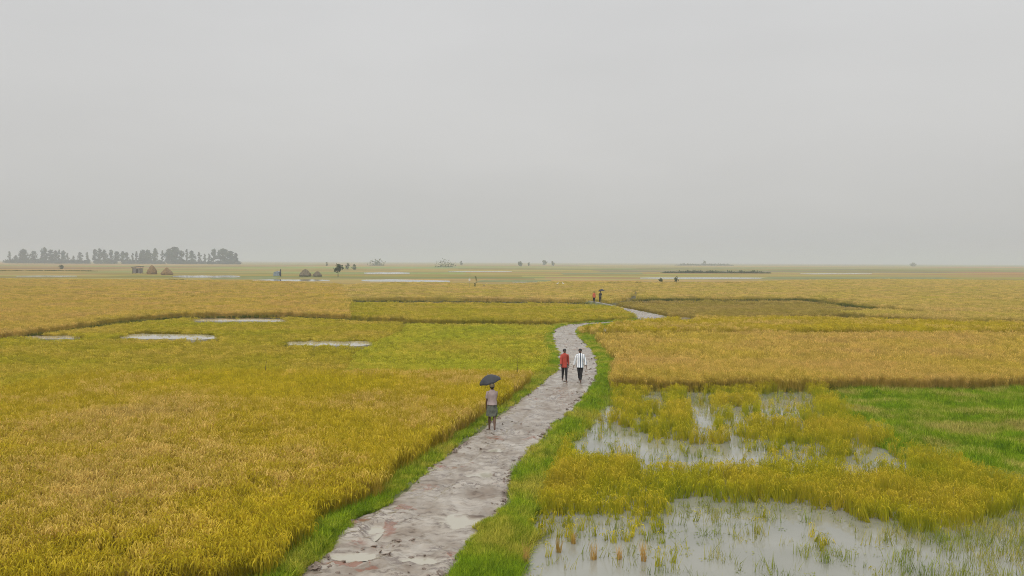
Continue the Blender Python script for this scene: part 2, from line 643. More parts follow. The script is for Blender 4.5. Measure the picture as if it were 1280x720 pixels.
def scatter_tree(coll):
    ng = bpy.data.node_groups.new('scatter', 'GeometryNodeTree')
    ng.interface.new_socket('Geometry', in_out='INPUT', socket_type='NodeSocketGeometry')
    ng.interface.new_socket('Geometry', in_out='OUTPUT', socket_type='NodeSocketGeometry')
    N = ng.nodes
    gi, go = N.new('NodeGroupInput'), N.new('NodeGroupOutput')
    iop = N.new('GeometryNodeInstanceOnPoints')
    ci = N.new('GeometryNodeCollectionInfo')
    ci.inputs['Collection'].default_value = coll
    ci.inputs['Separate Children'].default_value = True
    ci.inputs['Reset Children'].default_value = True
    iop.inputs['Pick Instance'].default_value = True

    def att(nm, ty):
        a = N.new('GeometryNodeInputNamedAttribute')
        a.data_type = ty
        a.inputs['Name'].default_value = nm
        return a.outputs['Attribute']
    L = ng.links.new
    L(gi.outputs[0], iop.inputs['Points'])
    L(ci.outputs[0], iop.inputs['Instance'])
    L(att('pick', 'INT'), iop.inputs['Instance Index'])
    L(att('turn', 'FLOAT_VECTOR'), iop.inputs['Rotation'])
    L(att('size', 'FLOAT_VECTOR'), iop.inputs['Scale'])
    L(iop.outputs[0], go.inputs[0])
    return ng


def scatter(name, X, Y, Z, size, protos, label, cat, tilt=0.12, wide=None):
    """One stuff object: every point carries one of the prototype plants."""
    n = len(X)
    me = bpy.data.meshes.new(name)
    me.vertices.add(n)
    me.vertices.foreach_set('co', np.stack([X, Y, Z], -1).astype(np.float32).ravel())
    me.attributes.new('pick', 'INT', 'POINT').data.foreach_set('value', RNG.integers(0, len(protos.objects), n).astype(np.int32))
    rot = np.stack([RNG.normal(0, tilt, n), RNG.normal(0, tilt, n), RNG.random(n) * 6.283], -1)
    me.attributes.new('turn', 'FLOAT_VECTOR', 'POINT').data.foreach_set('vector', rot.astype(np.float32).ravel())
    s = np.asarray(size) * np.ones(n)
    w = s if wide is None else np.asarray(wide) * np.ones(n)
    me.attributes.new('size', 'FLOAT_VECTOR', 'POINT').data.foreach_set('vector', np.stack([w, w, s], -1).astype(np.float32).ravel())
    me.update()
    o = link(name, me)
    if protos.name not in _ng: _ng[protos.name] = scatter_tree(protos)
    md = o.modifiers.new('scatter', 'NODES')
    md.node_group = _ng[protos.name]
    tag(o, label, cat, kind='stuff')
    return o


def blade(v, f, base, ang, h, lean, droop, w, seg=3):
    """A leaf: rises, leans out in the direction ang and bends over."""
    d = Vector((math.cos(ang), math.sin(ang), 0))
    fa = ang + random.uniform(0.6, 2.5)
    s = Vector((math.cos(fa), math.sin(fa), 0))
    b = len(v)
    for i in range(seg + 1):
        u = i / seg
        p = base + d * (lean * u + droop * u * u) * h + Vector((0, 0, h * (u - 0.55 * droop * u * u * u)))
        ww = w * (1 - u ** 1.6) * 0.5 + 0.0008
        v.append(p - s * ww)
        v.append(p + s * ww)
    for i in range(seg):
        q = b + 2 * i
        f.append((q, q + 1, q + 3, q + 2))


def ear(v, f, base, ang, h, lean, w):
    """A ripe ear: thin stem, then a nodding head of grain."""
    d = Vector((math.cos(ang), math.sin(ang), 0))
    fa = random.uniform(0, 6.28)
    s = Vector((math.cos(fa), math.sin(fa), 0))
    b = len(v)
    L = random.uniform(0.09, 0.17)
    pts = [(0.72 * h, 0.0, w * .15), (h, 0.0, w * 0.35), (h * 1.03 + 0.01, 0.32 * L, w), (h * 1.0 - 0.12 * L, 0.68 * L, w * 0.9), (h * 1.0 - 0.75 * L, 0.85 * L, w * 0.15)]
    for z, o, ww in pts:
        p = base + d * (lean * h * min(z / h, 1) + o) + Vector((0, 0, z))
        v.append(p - s * ww / 2)
        v.append(p + s * ww / 2)
    for i in range(len(pts) - 1):
        q = b + 2 * i
        f.append((q, q + 1, q + 3, q + 2))


def protos(name, maker, nvar, mats):
    c = bpy.data.collections.new(name)
    for k in range(nvar):
        v, f, mi = maker()
        me = mesh_from(name, v, f, False, mi)
        for q in mats: me.materials.append(q)
        c.objects.link(bpy.data.objects.new(name, me))
    return c


def rice_maker(rad, nl, ne, h, wl, we, seg=3):
    def mk():
        v, f, mi = [], [], []
        for i in range(nl):
            a, r = random.uniform(0, 6.28), rad * math.sqrt(random.random())
            blade(v, f, Vector((r * math.cos(a), r * math.sin(a), 0)), random.uniform(0, 6.28), h * random.uniform(0.65, 1.05),
                  random.uniform(0, .15), random.uniform(0, .20), wl * random.uniform(.7, 1.3), seg)
        mi += [0] * len(f)
        k = len(f)
        for i in range(ne):
            a, r = random.uniform(0, 6.28), rad * math.sqrt(random.random())
            ear(v, f, Vector((r * math.cos(a), r * math.sin(a), 0)), random.uniform(0, 6.28), h * random.uniform(0.82, 1.08), random.uniform(0, .14), we * random.uniform(.7, 1.3))
        mi += [1] * (len(f) - k)
        return v, f, mi
    return mk


def grass_maker(rad, nl, h, w, droop=.5):
    def mk():
        v, f = [], []
        for i in range(nl):
            a, r = random.uniform(0, 6.28), rad * math.sqrt(random.random())
            blade(v, f, Vector((r * math.cos(a), r * math.sin(a), 0)), random.uniform(0, 6.28), h * random.uniform(0.45, 1.1),
                  random.uniform(0, .4), random.uniform(0, droop), w * random.uniform(.7, 1.3), 2)
        return v, f, [0] * len(f)
    return mk


# colour families of the crops: (leaf stops, ear stops)
GOLD = ([(0.36, (0.34, 0.285, 0.012)), (0.5, (0.38, 0.29, 0.016)), (0.60, (0.46, 0.31, 0.075))],
        [(0.36, (0.50, 0.41, 0.018)), (0.5, (0.525, 0.405, 0.03)), (0.60, (0.57, 0.41, 0.11))])
OLIVE = ([(0.36, (0.29, 0.275, 0.012)), (0.5, (0.34, 0.28, 0.016)), (0.62, (0.39, 0.295, 0.03))],
         [(0.36, (0.39, 0.36, 0.020)), (0.5, (0.46, 0.38, 0.032)), (0.62, (0.52, 0.39, 0.06))])
LIME = ([(0.36, (0.29, 0.315, 0.014)), (0.5, (0.34, 0.335, 0.018)), (0.62, (0.39, 0.33, 0.028))],
        [(0.36, (0.40, 0.41, 0.028)), (0.5, (0.46, 0.43, 0.034)), (0.62, (0.50, 0.41, 0.05))])
TAN = ([(0.36, (0.42, 0.325, 0.035)), (0.5, (0.45, 0.33, 0.055)), (0.62, (0.47, 0.325, 0.07))],
       [(0.36, (0.53, 0.41, 0.055)), (0.5, (0.57, 0.415, 0.085)), (0.62, (0.58, 0.395, 0.11))])
BROWN = ([(0.36, (0.28, 0.225, 0.032)), (0.5, (0.315, 0.235, 0.042)), (0.62, (0.345, 0.25, 0.05))],
         [(0.36, (0.36, 0.29, 0.048)), (0.5, (0.39, 0.30, 0.063)), (0.62, (0.41, 0.30, 0.08))])
PALE = ([(0.36, (0.43, 0.37, 0.05)), (0.5, (0.47, 0.365, 0.06)), (0.62, (0.49, 0.355, 0.08))],
        [(0.36, (0.52, 0.43, 0.07)), (0.5, (0.56, 0.43, 0.10)), (0.62, (0.58, 0.415, 0.13))])
FAM = {'gold': GOLD, 'olive': OLIVE, 'lime': LIME, 'tan': TAN, 'brown': BROWN, 'pale': PALE}
_mats, _prot = {}, {}


def fam_mats(k):
    if k not in _mats:
        _mats[k] = [plant_mat(k + '_rice_leaf', FAM[k][0]), plant_mat(k + '_rice_ear', FAM[k][1])]
    return _mats[k]


def fam_protos(k, lod):
    if (k, lod) not in _prot:
        mk = {0: rice_maker(0.085, 14, 12, 0.80, 0.014, 0.024),
              1: rice_maker(0.20, 24, 20, 0.80, 0.026, 0.04, 2),
              2: rice_maker(0.75, 70, 60, 0.80, 0.05, 0.07, 2)}[lod]
        _prot[(k, lod)] = protos(k + '_rice_' + 'abc'[lod], mk, 5, fam_mats(k))
    return _prot[(k, lod)]


POOLS = []     # world polygons of open water: nothing grows there


def wpoly(px, z=0.35):
    return [(p.x, p.y) for p in (P(a, b, z) for a, b in px)]


LODS = [(0, 13, 47, 0.145), (1, 47, 112, 0.34), (2, 112, 330, 1.0)]
VERGE_L, VERGE_R = 0.50, 0.85


def rice_field(px, fam, label, hscale=1.0, zc=0.35, thin=None):
    poly = wpoly(px, zc)
    xs, ys_ = [p[0] for p in poly], [p[1] for p in poly]
    parts = {}
    for lod, d0, d1, sp in LODS:
        y0, y1 = max(min(ys_), d0), min(max(ys_), d1)
        if y1 <= y0: continue
        lim = 0.72 * y1 + 3
        x0, x1 = max(min(xs), -lim), min(max(xs), lim)
        gx, gy = np.meshgrid(np.arange(x0, x1, sp), np.arange(y0, y1, sp))
        gx = (gx + RNG.uniform(-.5, .5, gx.shape) * sp).ravel()
        gy = (gy + RNG.uniform(-.5, .5, gy.shape) * sp).ravel()
        k = np.abs(gx) < 0.70 * gy + 3
        gx, gy = gx[k], gy[k]
        wob = sp * 0.8 + 0.25
        k = in_poly(gx + (fbm(gx * .8, gy * .8, 2) - .5) * wob, gy + (fbm(gx * .8 + 31, gy * .8, 2) - .5) * wob, poly)
        for q in POOLS: k &= ~in_poly(gx + (fbm(gx * 1.1, gy * .5, 3) - .5) * 3.0, gy + (fbm(gx * .8 + 7, gy * .8, 3) - .5) * 3.5, q)
        gx, gy = gx[k], gy[k]
        if not len(gx): continue
        d, side = path_dist(gx, gy)
        mar = np.where(gy > 109, -1.2, np.where(gy > 68, .15, np.where(side > 0, VERGE_R, VERGE_L))) + (fbm(gx * .9, gy * .9, 2) - .5) * 0.6 + (0.25, 0.35, 0.9)[lod] * 0.5
        k = d > mar
        gx, gy = gx[k], gy[k]
        if thin is not None:
            k = RNG.random(len(gx)) < thin(gx, gy)
            gx, gy = gx[k], gy[k]
        if len(gx): parts[lod] = (gx, gy)
    return [(lod, fam, a, b, hscale) for lod, (a, b) in parts.items()], label


def emit_field(parts, label, name='rice_field'):
    """A field = one stuff object per plant size class, the first carries the others as parts."""
    root = None
    for lod, fam, gx, gy, hs in parts:
        z = ground_z(gy)
        hs = np.interp(gy, [195, 228], [hs, hs * .55])
        s = hs * (0.86 + 0.28 * RNG.random(len(gx))) * (0.9 + 0.22 * fbm(gx * .35, gy * .35, 2))
        o = scatter(name if root is None else 'rice_plants', gx, gy, z, s, fam_protos(fam, lod), label if root is None else None,
                    'rice field' if root is None else None, wide=np.full(len(gx), 1.0))
        if root is None: root = o
        else: o.parent = root
    return root


# ------------------------------------------------------------------ open water on the land
t = NT('paddy_water')
pos = t.n('ShaderNodeNewGeometry').outputs['Position']
PWATER = t.done(t.bsdf(t.ramp(t.noise(pos, 0.5, 3), [(0.35, (0.185, 0.185, 0.150)), (0.65, (0.235, 0.233, 0.195))]), 0.05, 0.5, t.bump(t.noise(pos, 5.0, 3), 0.08, 0.02)))


def pool(px, z, label, mat=None):
    pts = [P(a, b, z) for a, b in px]
    n_ = len(pts)
    low = [Vector((p.x, p.y, min(z - .02, float(ground_z(np.array(p.y))) - .02))) for p in pts]
    me = mesh_from('water', pts + low, [tuple(range(n_))] + [(i, (i + 1) % n_, n_ + (i + 1) % n_, n_ + i) for i in range(n_)])
    tag(link('water', me, None, mat or PWATER), label, 'water', kind='structure')


def strip(x0, x1, y0, y1, tilt=0.0, n=9, seed=0):
    """Outline of a ragged strip in the photo."""
    r_ = random.Random(seed)
    top, bot = [], []
    for i in range(n + 1):
        u = i / n
        e_ = min(1, 6 * u, 6 * (1 - u)) * 0.5 + 0.5
        mid = (y0 + y1) / 2 + tilt * (u - 0.5)
        h = (y1 - y0) / 2 * e_
        top.append((x0 + (x1 - x0) * u, mid - h * r_.uniform(0.7, 1.1)))
        bot.append((x0 + (x1 - x0) * u, mid + h * r_.uniform(0.7, 1.1)))
    return top + bot[::-1]


WZ = -0.03
def open_pool(px, label, front=0.24):
    """Visible water: plants in front would hide it, so clear the strip in front too."""
    pool([(a, b) for a, b in px], WZ, label, PUDW)
    back = [P(a, b, WZ) for a, b in px]
    pts = [(p.x, p.y) for p in back]
    POOLS.append(pts)
    f = front / CAM_H
    # the crop standing between the eye and the water
    for s in (0.35, 0.7, 1.0):
        POOLS.append([(x * (1 - f * s), y_ * (1 - f * s)) for x, y_ in pts])


open_pool(strip(238, 364, 398.2, 402.0, 0.5, seed=1), 'thin strip of open water below the grassy bund on the left')
open_pool(strip(150, 272, 417.4, 424.2, 1.5, seed=2), 'long pale pool in the left field, right of the smallest pool')
open_pool(strip(32, 100, 419.4, 423.6, 0, seed=3), 'smallest pale pool in the field near the left edge')
open_pool(strip(355, 466, 425.6, 432.6, 0, seed=4), 'pool with green margins in the middle of the left field')
open_pool(strip(840, 872, 396.5, 401, 1, seed=5), 'patch of water right of the far bend of the path', .6)
open_pool(strip(735, 748, 410.5, 416.5, 0, seed=6), 'tiny pool right of the path bend by the green verge', .7)
open_pool(strip(754, 768, 410, 415, 0, seed=7), 'tiny pool in the stubble at the corner of the tan field', .7)
pool(strip(452, 562, 349.3, 352.6, 1.2, seed=8), 0.37, 'long bright water strip right of the lone small tree')
pool(strip(455, 512, 340.2, 342.6, 0, seed=9), 0.37, 'distant pale water strip behind the lone small tree')
pool(strip(316, 412, 349.2, 351.6, 0, seed=10), 0.37, 'thin water strip in front of the grey haystacks')
pool(strip(215, 300, 344.2, 347.0, 0, seed=11), 0.37, 'thin water strip right of the brown haystacks')
pool(strip(800, 960, 346.5, 348.6, 0, seed=12), 0.37, 'faint water strip in front of the long hedge')
pool(strip(1000, 1090, 341.6, 342.8, 0, seed=21), 0.37, 'faint water strip on the right of the far plain')
pool(strip(20, 96, 344.6, 345.8, 0, seed=22), 0.37, 'faint water strip at the left edge of the far plain')
pool(strip(560, 640, 338.8, 339.9, 0, seed=23), 0.37, 'hair thin water strip near the horizon at centre')
pool(strip(640, 690, 351.8, 353, 0, seed=13), 0.40, 'faint water strip among the far green plots')

# ------------------------------------------------------------------ the rice fields
B1 = [(-200, 436), (0, 420), (80, 411), (150, 401), (230, 394), (360, 393), (440, 398), (550, 402), (690, 403)]
emit_field(*rice_field([(-420, 742), (-300, 512), (0, 486), (110, 471), (330, 466), (560, 468), (690, 468), (700, 478), (640, 545), (560, 620), (480, 668), (350, 704), (200, 722), (0, 734)], 'gold',
           'ripe golden rice field filling the left foreground beside the path', 1.0))
emit_field(*rice_field([(-300, 508), (0, 482), (110, 467), (330, 462), (430, 463), (445, 440), (500, 412), (505, 403), (440, 401), (360, 396.5), (230, 397.5), (150, 404.5), (80, 414), (0, 423), (-300, 448)],
           'olive', 'dull gold rice field with pale pools, left of the yellow green plot', 0.56, .12))
emit_field(*rice_field([(434, 463.5), (449, 440), (504, 412), (509, 405), (690, 406.5), (720, 408), (720, 465), (560, 464)], 'lime',
           'yellow green rice plot left of the path bend', 0.62, .15))
emit_field(*rice_field([(-300, 441), (0, 416), (80, 407), (150, 397), (230, 391), (360, 390), (436, 394), (436, 376), (425, 355), (330, 352.6), (250, 352), (100, 350.6), (-40, 349.6), (-300, 350)], 'tan',
           'wide tan rice field beyond the left bund and in front of the haystacks', 0.9))
emit_field(*rice_field([(440, 394.5), (440, 378), (560, 379), (700, 380), (770, 383), (800, 396), (780, 401), (690, 400), (550, 399)], 'olive',
           'olive gold rice plot behind the path bend and left of the far walkers', 0.85))
emit_field(*rice_field([(430, 371), (430, 355.5), (500, 353.8), (560, 354.2), (620, 356), (700, 353.2), (800, 353.4), (780, 372), (760, 374), (560, 371.5)], 'pale',
           'pale rice plot behind the two far walkers', 0.8))
emit_field(*rice_field([(735, 474), (745, 419), (860, 417), (1300, 418), (1500, 418), (1540, 473), (1040, 475), (900, 476)], 'tan',
           'tan rice field right of the path behind the green grass', 1.0))
emit_field(*rice_field([(720, 412), (760, 405), (860, 397), (1050, 398), (1180, 403), (1500, 406), (1500, 413), (860, 413), (740, 415)], 'gold',
           'narrow dull gold rice plot right of the path bend', 1.0))
emit_field(*rice_field([(790, 386), (775, 377), (880, 376), (1005, 376), (1040, 381), (1090, 387), (1040, 393), (870, 394), (830, 393)], 'brown',
           'brownish rice plot right of the far stretch of path', 0.8))
emit_field(*rice_field([(1100, 386), (1150, 390), (1300, 391), (1500, 391), (1500, 399), (1280, 399), (1180, 398), (1100, 394), (1050, 391)], 'pale',
           'pale strip of rice behind the dull gold plot at right', 0.9))
emit_field(*rice_field([(800, 371), (800, 354), (900, 354.6), (980, 351.8), (1100, 350), (1180, 350.5), (1300, 352.2), (1500, 351), (1500, 388), (1280, 388), (1160, 387), (1090, 380), (1045, 374), (1010, 371)], 'pale',
           'large pale yellow rice field at far right', 0.8))

# ------------------------------------------------------------------ grasses
GREEN = plant_mat('verge_grass', [(0.38, (0.19, 0.31, 0.014)), (0.5, (0.29, 0.37, 0.022)), (0.60, (0.45, 0.41, 0.06))], 0.35, 2.2, 0.45, 0.95)
MEADOW = plant_mat('meadow_grass', [(0.36, (0.14, 0.27, 0.010)), (0.5, (0.25, 0.35, 0.014)), (0.60, (0.42, 0.37, 0.09))], 0.4, 2.0, 0.45, 0.9)
WEED = plant_mat('weed_leaf', [(0.38, (0.10, 0.12, 0.014)), (0.5, (0.17, 0.165, 0.02)), (0.62, (0.27, 0.22, 0.035))], 0.3, 2.0, 0.35, 0.5)
STRAW = plant_mat('straw_leaf', [(0.38, (0.40, 0.26, 0.05)), (0.6, (0.46, 0.30, 0.10))], 0.3, 2.0, 0.3, 0.4)
p_grass = protos('grass_tuft', grass_maker(0.07, 11, 0.27, 0.014, .7), 8, [GREEN])
p_grass_far = protos('grass_clump', grass_maker(0.28, 50, 0.26, 0.02), 4, [GREEN])
p_meadow = protos('meadow_tuft', grass_maker(0.16, 20, 0.34, 0.022, .7), 8, [MEADOW])
p_weed = protos('weed_tuft', grass_maker(0.16, 30, 0.62, 0.016, .4), 5, [WEED])
p_weed_far = protos('weed_clump', grass_maker(0.45, 44, 0.66, 0.05, .4), 5, [WEED])


def verge(sgn, E, wmin, wmax, n, label):
    ax = NRM * sgn
    i = (RNG.random(n) ** 1.0 * (NS - 2)).astype(int)
    dens = 1.0 / (1 + np.hypot(*CL[i].T) / 30)
    w = RNG.uniform(wmin, wmax, n)
    X = E[i, 0] + ax[i, 0] * w + RNG.normal(0, .12, n)
    Y = E[i, 1] + ax[i, 1] * w + RNG.normal(0, .12, n)
    d, side = path_dist(X, Y)
    ragged = (fbm(X * 1.3, Y * 1.3, 3) - .5) * 0.75 - 0.02
    k = d > ragged
    X, Y, d = X[k], Y[k], d[k]
    Z = np.interp(d, [-.3, 0.05, 0.42, .78, 1.25], [-.03, -.03, -.08, -.21, -.33])
    dist = np.hypot(X, Y)
    s = np.interp(d, [-.2, 0.1, 0.6, 1.5], [.35, .6, 1.05, 1.25]) * (0.7 + .6 * fbm(X * .7, Y * .7, 2))
    if sgn > 0:
        px_, py_ = px_of(X, Y, Z)
        edge_x = np.interp(py_, [480, 560, 600, 655, 690, 720, 800], [790, 712, 694, 668, 660, 655, 640]) + (fbm(X * 1.5, Y * 1.5, 3) - .5) * 34
        q = px_ < edge_x
        X, Y, Z, s, dist = X[q], Y[q], Z[q], s[q], dist[q]
    q = dist < 84 + 6 * RNG.random(len(X))
    X, Y, Z, s, dist = X[q], Y[q], Z[q], s[q], dist[q]
    k = dist < 45
    o = scatter('grass', X[k], Y[k], Z[k], s[k], p_grass, label, 'grass', .15)
    k = ~k & (RNG.random(len(X)) < .75)
    o2 = scatter('grass_tufts', X[k], Y[k], Z[k], s[k], p_grass_far, None, None, .15)
    o2.parent = o


verge(-1, EL, -0.3, 1.15, 30000, 'green grass along the left edge of the muddy path')
verge(1, ER, -0.3, 1.65, 46000, 'green grass along the right edge of the muddy path')

def clod_maker():
    bm = bmesh.new()
    bmesh.ops.create_icosphere(bm, subdivisions=2, radius=.05)
    v = [Vector((q.co.x * 1.6, q.co.y, q.co.z * .45)) * random.uniform(.55, 1.35) for q in bm.verts]
    f = [tuple(w.index for w in q.verts) for q in bm.faces]
    bm.free()
    return v, f, [0] * len(f)


CLODM = simple('dark_wet_clod', (0.165, 0.125, 0.098), .5, .45, 12)
p_clod = protos('mud_clod', clod_maker, 5, [CLODM])
n = 2200
i = (RNG.random(n) ** 1.5 * 900).astype(int)
u = np.where(RNG.random(n) < .85, np.sign(RNG.random(n) - .5) * RNG.normal(.95, .07, n), RNG.uniform(-1, 1, n))
X, Y = CL[i, 0] + NRM[i, 0] * HW[i] * u, CL[i, 1] + NRM[i, 1] * HW[i] * u
k = fbm(X * .9 + 5, Y * .9, 3) > .50
X, Y, u = X[k], Y[k], u[k]
scatter('mud_clods', X, Y, path_z(X, Y, u) - np.clip((np.abs(u) - .88) / .24, 0, 1) ** 1.5 * .1, RNG.uniform(.35, 1.3, len(X)), p_clod, 'small dark clods of mud scattered along the wet path', 'mud clods', .3)

np_poly = wpoly([(-420, 720), (0, 712), (200, 703), (345, 686), (440, 640), (470, 690), (420, 800), (-420, 800)], 0.0)
gx = RNG.uniform(-16, 1, 26000)
gy = RNG.uniform(11, 22, 26000)
dd, _ = path_dist(gx, gy)
k = in_poly(gx, gy, np_poly) & (dd > .05)
gx, gy, dd = gx[k], gy[k], dd[k]
scatter('grass', gx, gy, np.interp(dd, [0.05, 0.42, .78, 1.25], [-.03, -.08, -.21, -.29]), RNG.uniform(.6, 1.5, len(gx)), p_grass, 'bright grass at the foot of the golden field in the lower left corner', 'grass', .15)

# meadow right of the flooded paddy
mpoly = wpoly([(1022, 480), (1600, 477), (1700, 740), (1400, 670), (1290, 626), (1200, 594), (1130, 565), (1056, 520)], -0.1)
gx = RNG.uniform(8, 40, 90000)
gy = RNG.uniform(19, 48, 90000)
k = in_poly(gx + (fbm(gx * .6, gy * .6, 2) - .5) * 1.5, gy + (fbm(gx * .6 + 9, gy * .6, 2) - .5) * 1.5, mpoly)
gx, gy = gx[k], gy[k]
hh = 0.35 + 1.5 * fbm(gx * .35, gy * .5, 4) ** 1.3
scatter('meadow_grass', gx, gy, np.full(len(gx), PADDY + .02), hh, p_meadow, 'bright green grass beyond the flooded paddy at the right edge', 'grass', .2)

# weedy bunds between the plots
BUNDS = [
    (B1, .4, .54, 'dark weeds on the bund across the left fields'),
    ([(436, 374.5), (560, 375.5), (700, 376.5), (765, 378)], .4, .5, 'dark weeds on the bund in front of the pale far plot'),
    ([(498, 386), (548, 386)], .5, .7, 'short line of dark weeds inside the olive gold plot'),
    ([(790, 373.5), (1010, 373.5), (1045, 378), (1090, 384), (1148, 389.5)], .5, .75, 'dark weeds along the back edge of the brownish plot'),
    ([(1040, 393), (1100, 397), (1180, 401.5), (1290, 402.5), (1450, 403)], .4, .7, 'dark weeds in front of the pale strip at right'),
    ([(752, 479), (900, 481), (1040, 481), (1280, 479), (1480, 478)], .5, .95, 'dark weeds at the foot of the tan field behind the wet paddy'),
    ([(530, 466), (612, 469)], .4, .8, 'dark weeds at the edge of the yellow green plot'),
    ([(-200, 503), (0, 485), (60, 476), (112, 471)], .5, .85, 'green weeds between two fields at the left edge'),
    ([(1180, 389.5), (1240, 390)], .4, .6, 'short dark line of weeds at far right'),
    ([(735, 414.5), (870, 415), (1050, 416), (1450, 416)], .3, .55, 'low weeds behind the tan field'),
    ([(690, 354.6), (790, 354.4), (880, 354.2), (925, 355)], .8, .9, 'dark weeds on the far bund with two small shrubs'),
    ([(960, 357.3), (1060, 359), (1170, 361), (1300, 362), (1420, 362)], .6, .7, 'dim weeds along a far bund at right'),
    ([(-60, 339.5), (60, 338.6), (120, 339.2)], .9, .9, 'dim weeds on the far bund below the left half of the tree row'),
    ([(100, 350.5), (170, 350.8), (230, 350.8)], .8, .8, 'dark weeds in front of the brown haystacks'),
    ([(395, 355), (470, 355.6), (560, 356.2), (640, 357.5)], .7, .8, 'dim weeds in front of the bright far water strip'),
    ([(585, 362.5), (640, 365.5), (700, 369)], .5, .8, 'brownish weeds running from the straw heaps towards the far walkers'),
]
for line, wd, hs, lab in BUNDS:
    pts = [P(a, b, 0.1 if b > 357 else .4) for a, b in line]
    X, Y = [], []
    for a, b in zip(pts[:-1], pts[1:]):
        L = (b - a).length
        dm = (a + b).length / 2
        n = int(L * wd * 2 * (26 if dm < 70 else (9 if dm < 190 else 4)))
        u = RNG.random(n)
        X.append(a.x + (b.x - a.x) * u + RNG.normal(0, wd * .5, n))
        Y.append(a.y + (b.y - a.y) * u + RNG.normal(0, wd * .6, n))
    X, Y = np.concatenate(X), np.concatenate(Y)
    d, side = path_dist(X, Y)
    k = (d > .8) & (np.abs(X) < .72 * Y + 3) & (RNG.random(len(X)) < .35 + 1.0 * fbm(X * .2, Y * .2, 2))
    for q in POOLS: k &= ~in_poly(X, Y, q)
    X, Y = X[k], Y[k]
    far = np.median(Y) > 62
    s = hs * .85 * (.45 + .9 * fbm(X * .3, Y * .3, 2)) * RNG.uniform(.8, 1.2, len(X))
    scatter('weeds', X, Y, ground_z(Y) + .1, s, p_weed_far if far else p_weed, lab, 'weeds', .15)

# ------------------------------------------------------------------ flooded paddy at the right
wpx = [(640, 800), (650, 720), (664, 655), (688, 600), (708, 556), (738, 512), (768, 483), (1026, 483), (1050, 512), (1122, 556), (1188, 584), (1290, 617), (1400, 660), (1500, 800)]
pool(wpx, PADDY + 0.10, 'shallow grey water standing in the flooded paddy right of the path')
WETF = plant_mat('wet_rice_leaf', [(0.36, (0.27, 0.31, 0.014)), (0.5, (0.37, 0.35, 0.016)), (0.62, (0.45, 0.36, 0.026))], 0.35, 1.6, .35, .4)
WETE = plant_mat('wet_rice_ear', [(0.36, (0.37, 0.355, 0.015)), (0.5, (0.45, 0.38, 0.02)), (0.62, (0.51, 0.39, 0.035))], 0.35, 1.6, .35, .4)
SEDGE = plant_mat('sedge_leaf', [(0.36, (0.19, 0.25, 0.045)), (0.5, (0.27, 0.29, 0.05)), (0.62, (0.37, 0.32, 0.08))], 0.5, 2., .35, .5)
p_wet = protos('wet_rice_tuft', rice_maker(0.07, 15, 5, 0.45, 0.014, 0.018), 8, [WETF, WETE])
p_sedge = protos('sedge_tuft', grass_maker(0.12, 7, 0.34, 0.011, .3), 8, [SEDGE])
wp = wpoly(wpx, PADDY + .1)
gx, gy = np.meshgrid(np.arange(-2, 24, .145), np.arange(14.5, 46, .145))
gx = (gx + RNG.uniform(-.09, .09, gx.shape)).ravel()
gy = (gy + RNG.uniform(-.09, .09, gy.shape)).ravel()
k = in_poly(gx, gy, wp)
gx, gy = gx[k], gy[k]
d, side = path_dist(gx, gy)
k = d > 0.85
gx, gy = gx[k], gy[k]
OPEN = [
    ([(716, 530), (728, 500), (752, 490), (768, 496), (765, 520), (742, 556), (714, 556)], .07),
    ([(856, 486), (880, 489), (894, 512), (892, 532), (870, 534), (862, 508)], .0),
    ([(732, 538), (772, 528), (800, 540), (806, 552), (835, 552), (960, 553), (968, 572), (880, 575), (800, 573), (788, 560), (745, 556)], .05),
    ([(803, 487), (836, 486), (836, 500), (806, 502)], .1),
    ([(945, 494), (1000, 488), (1022, 500), (1000, 518), (955, 520)], .08),
    ([(1055, 560), (1140, 558), (1140, 573), (1050, 575)], .08),
    ([(905, 513), (928, 515), (926, 543), (908, 540)], .1),
    ([(970, 556), (1040, 556), (1040, 572), (970, 574)], .2),
]
pxx, pyy = px_of(gx, gy, np.full(len(gx), PADDY + .1))
jx = (fbm(gx * 1.1, gy * 1.1, 3) - .5) * 42 + (fbm(gx * 3.3, gy * 3.3, 2) - .5) * 44
jy = (fbm(gx * 1.1 + 50, gy * 1.1, 3) - .5) * 22 + (fbm(gx * 3.3 + 9, gy * 3.3, 2) - .5) * 16
bx = np.array([600, 660, 740, 830, 842, 900, 1000, 1060, 1130, 1140, 1210, 1280, 1500])
by = np.array([640, 640, 646, 644, 626, 624, 632, 646, 660, 668, 656, 642, 640])
front = np.interp(pxx + jx * .5, bx, by)
dens = np.ones(len(gx))
for s in (0, .33, .66, 1.0):
    yy = pyy - (pyy - 327) * .075 * s
    for poly, dv in OPEN:
        kk = in_poly(pxx + jx * .6, yy + jy * .6, poly)
        dens[kk] = np.minimum(dens[kk], dv)
below = pyy + jy * .5 - front
dens = np.where(below > 0, np.where((pxx < 840) & (below < 34), .20, .006), dens)
sparse = dens < .5
dens *= np.clip(3.6 * fbm(gx * 1.2, gy * 1.2, 3) - 1.0 + np.clip((pyy - 580) / 60, 0, .6), .18, .95)
dens *= np.interp(pyy, [500, 570], [.62, 1])
k = RNG.random(len(gx)) < dens
X, Y = gx[k], gy[k]
hs = (0.5 + .95 * fbm(X * .9, Y * .9, 3)) * RNG.uniform(.85, 1.15, len(X)) * np.where(sparse[k], .7, 1)
o = scatter('wet_rice', X, Y, np.full(len(X), PADDY + .08), hs, p_wet, 'yellow green rice standing in clumps in the flooded paddy', 'rice', .18, np.full(len(X), 1.0))
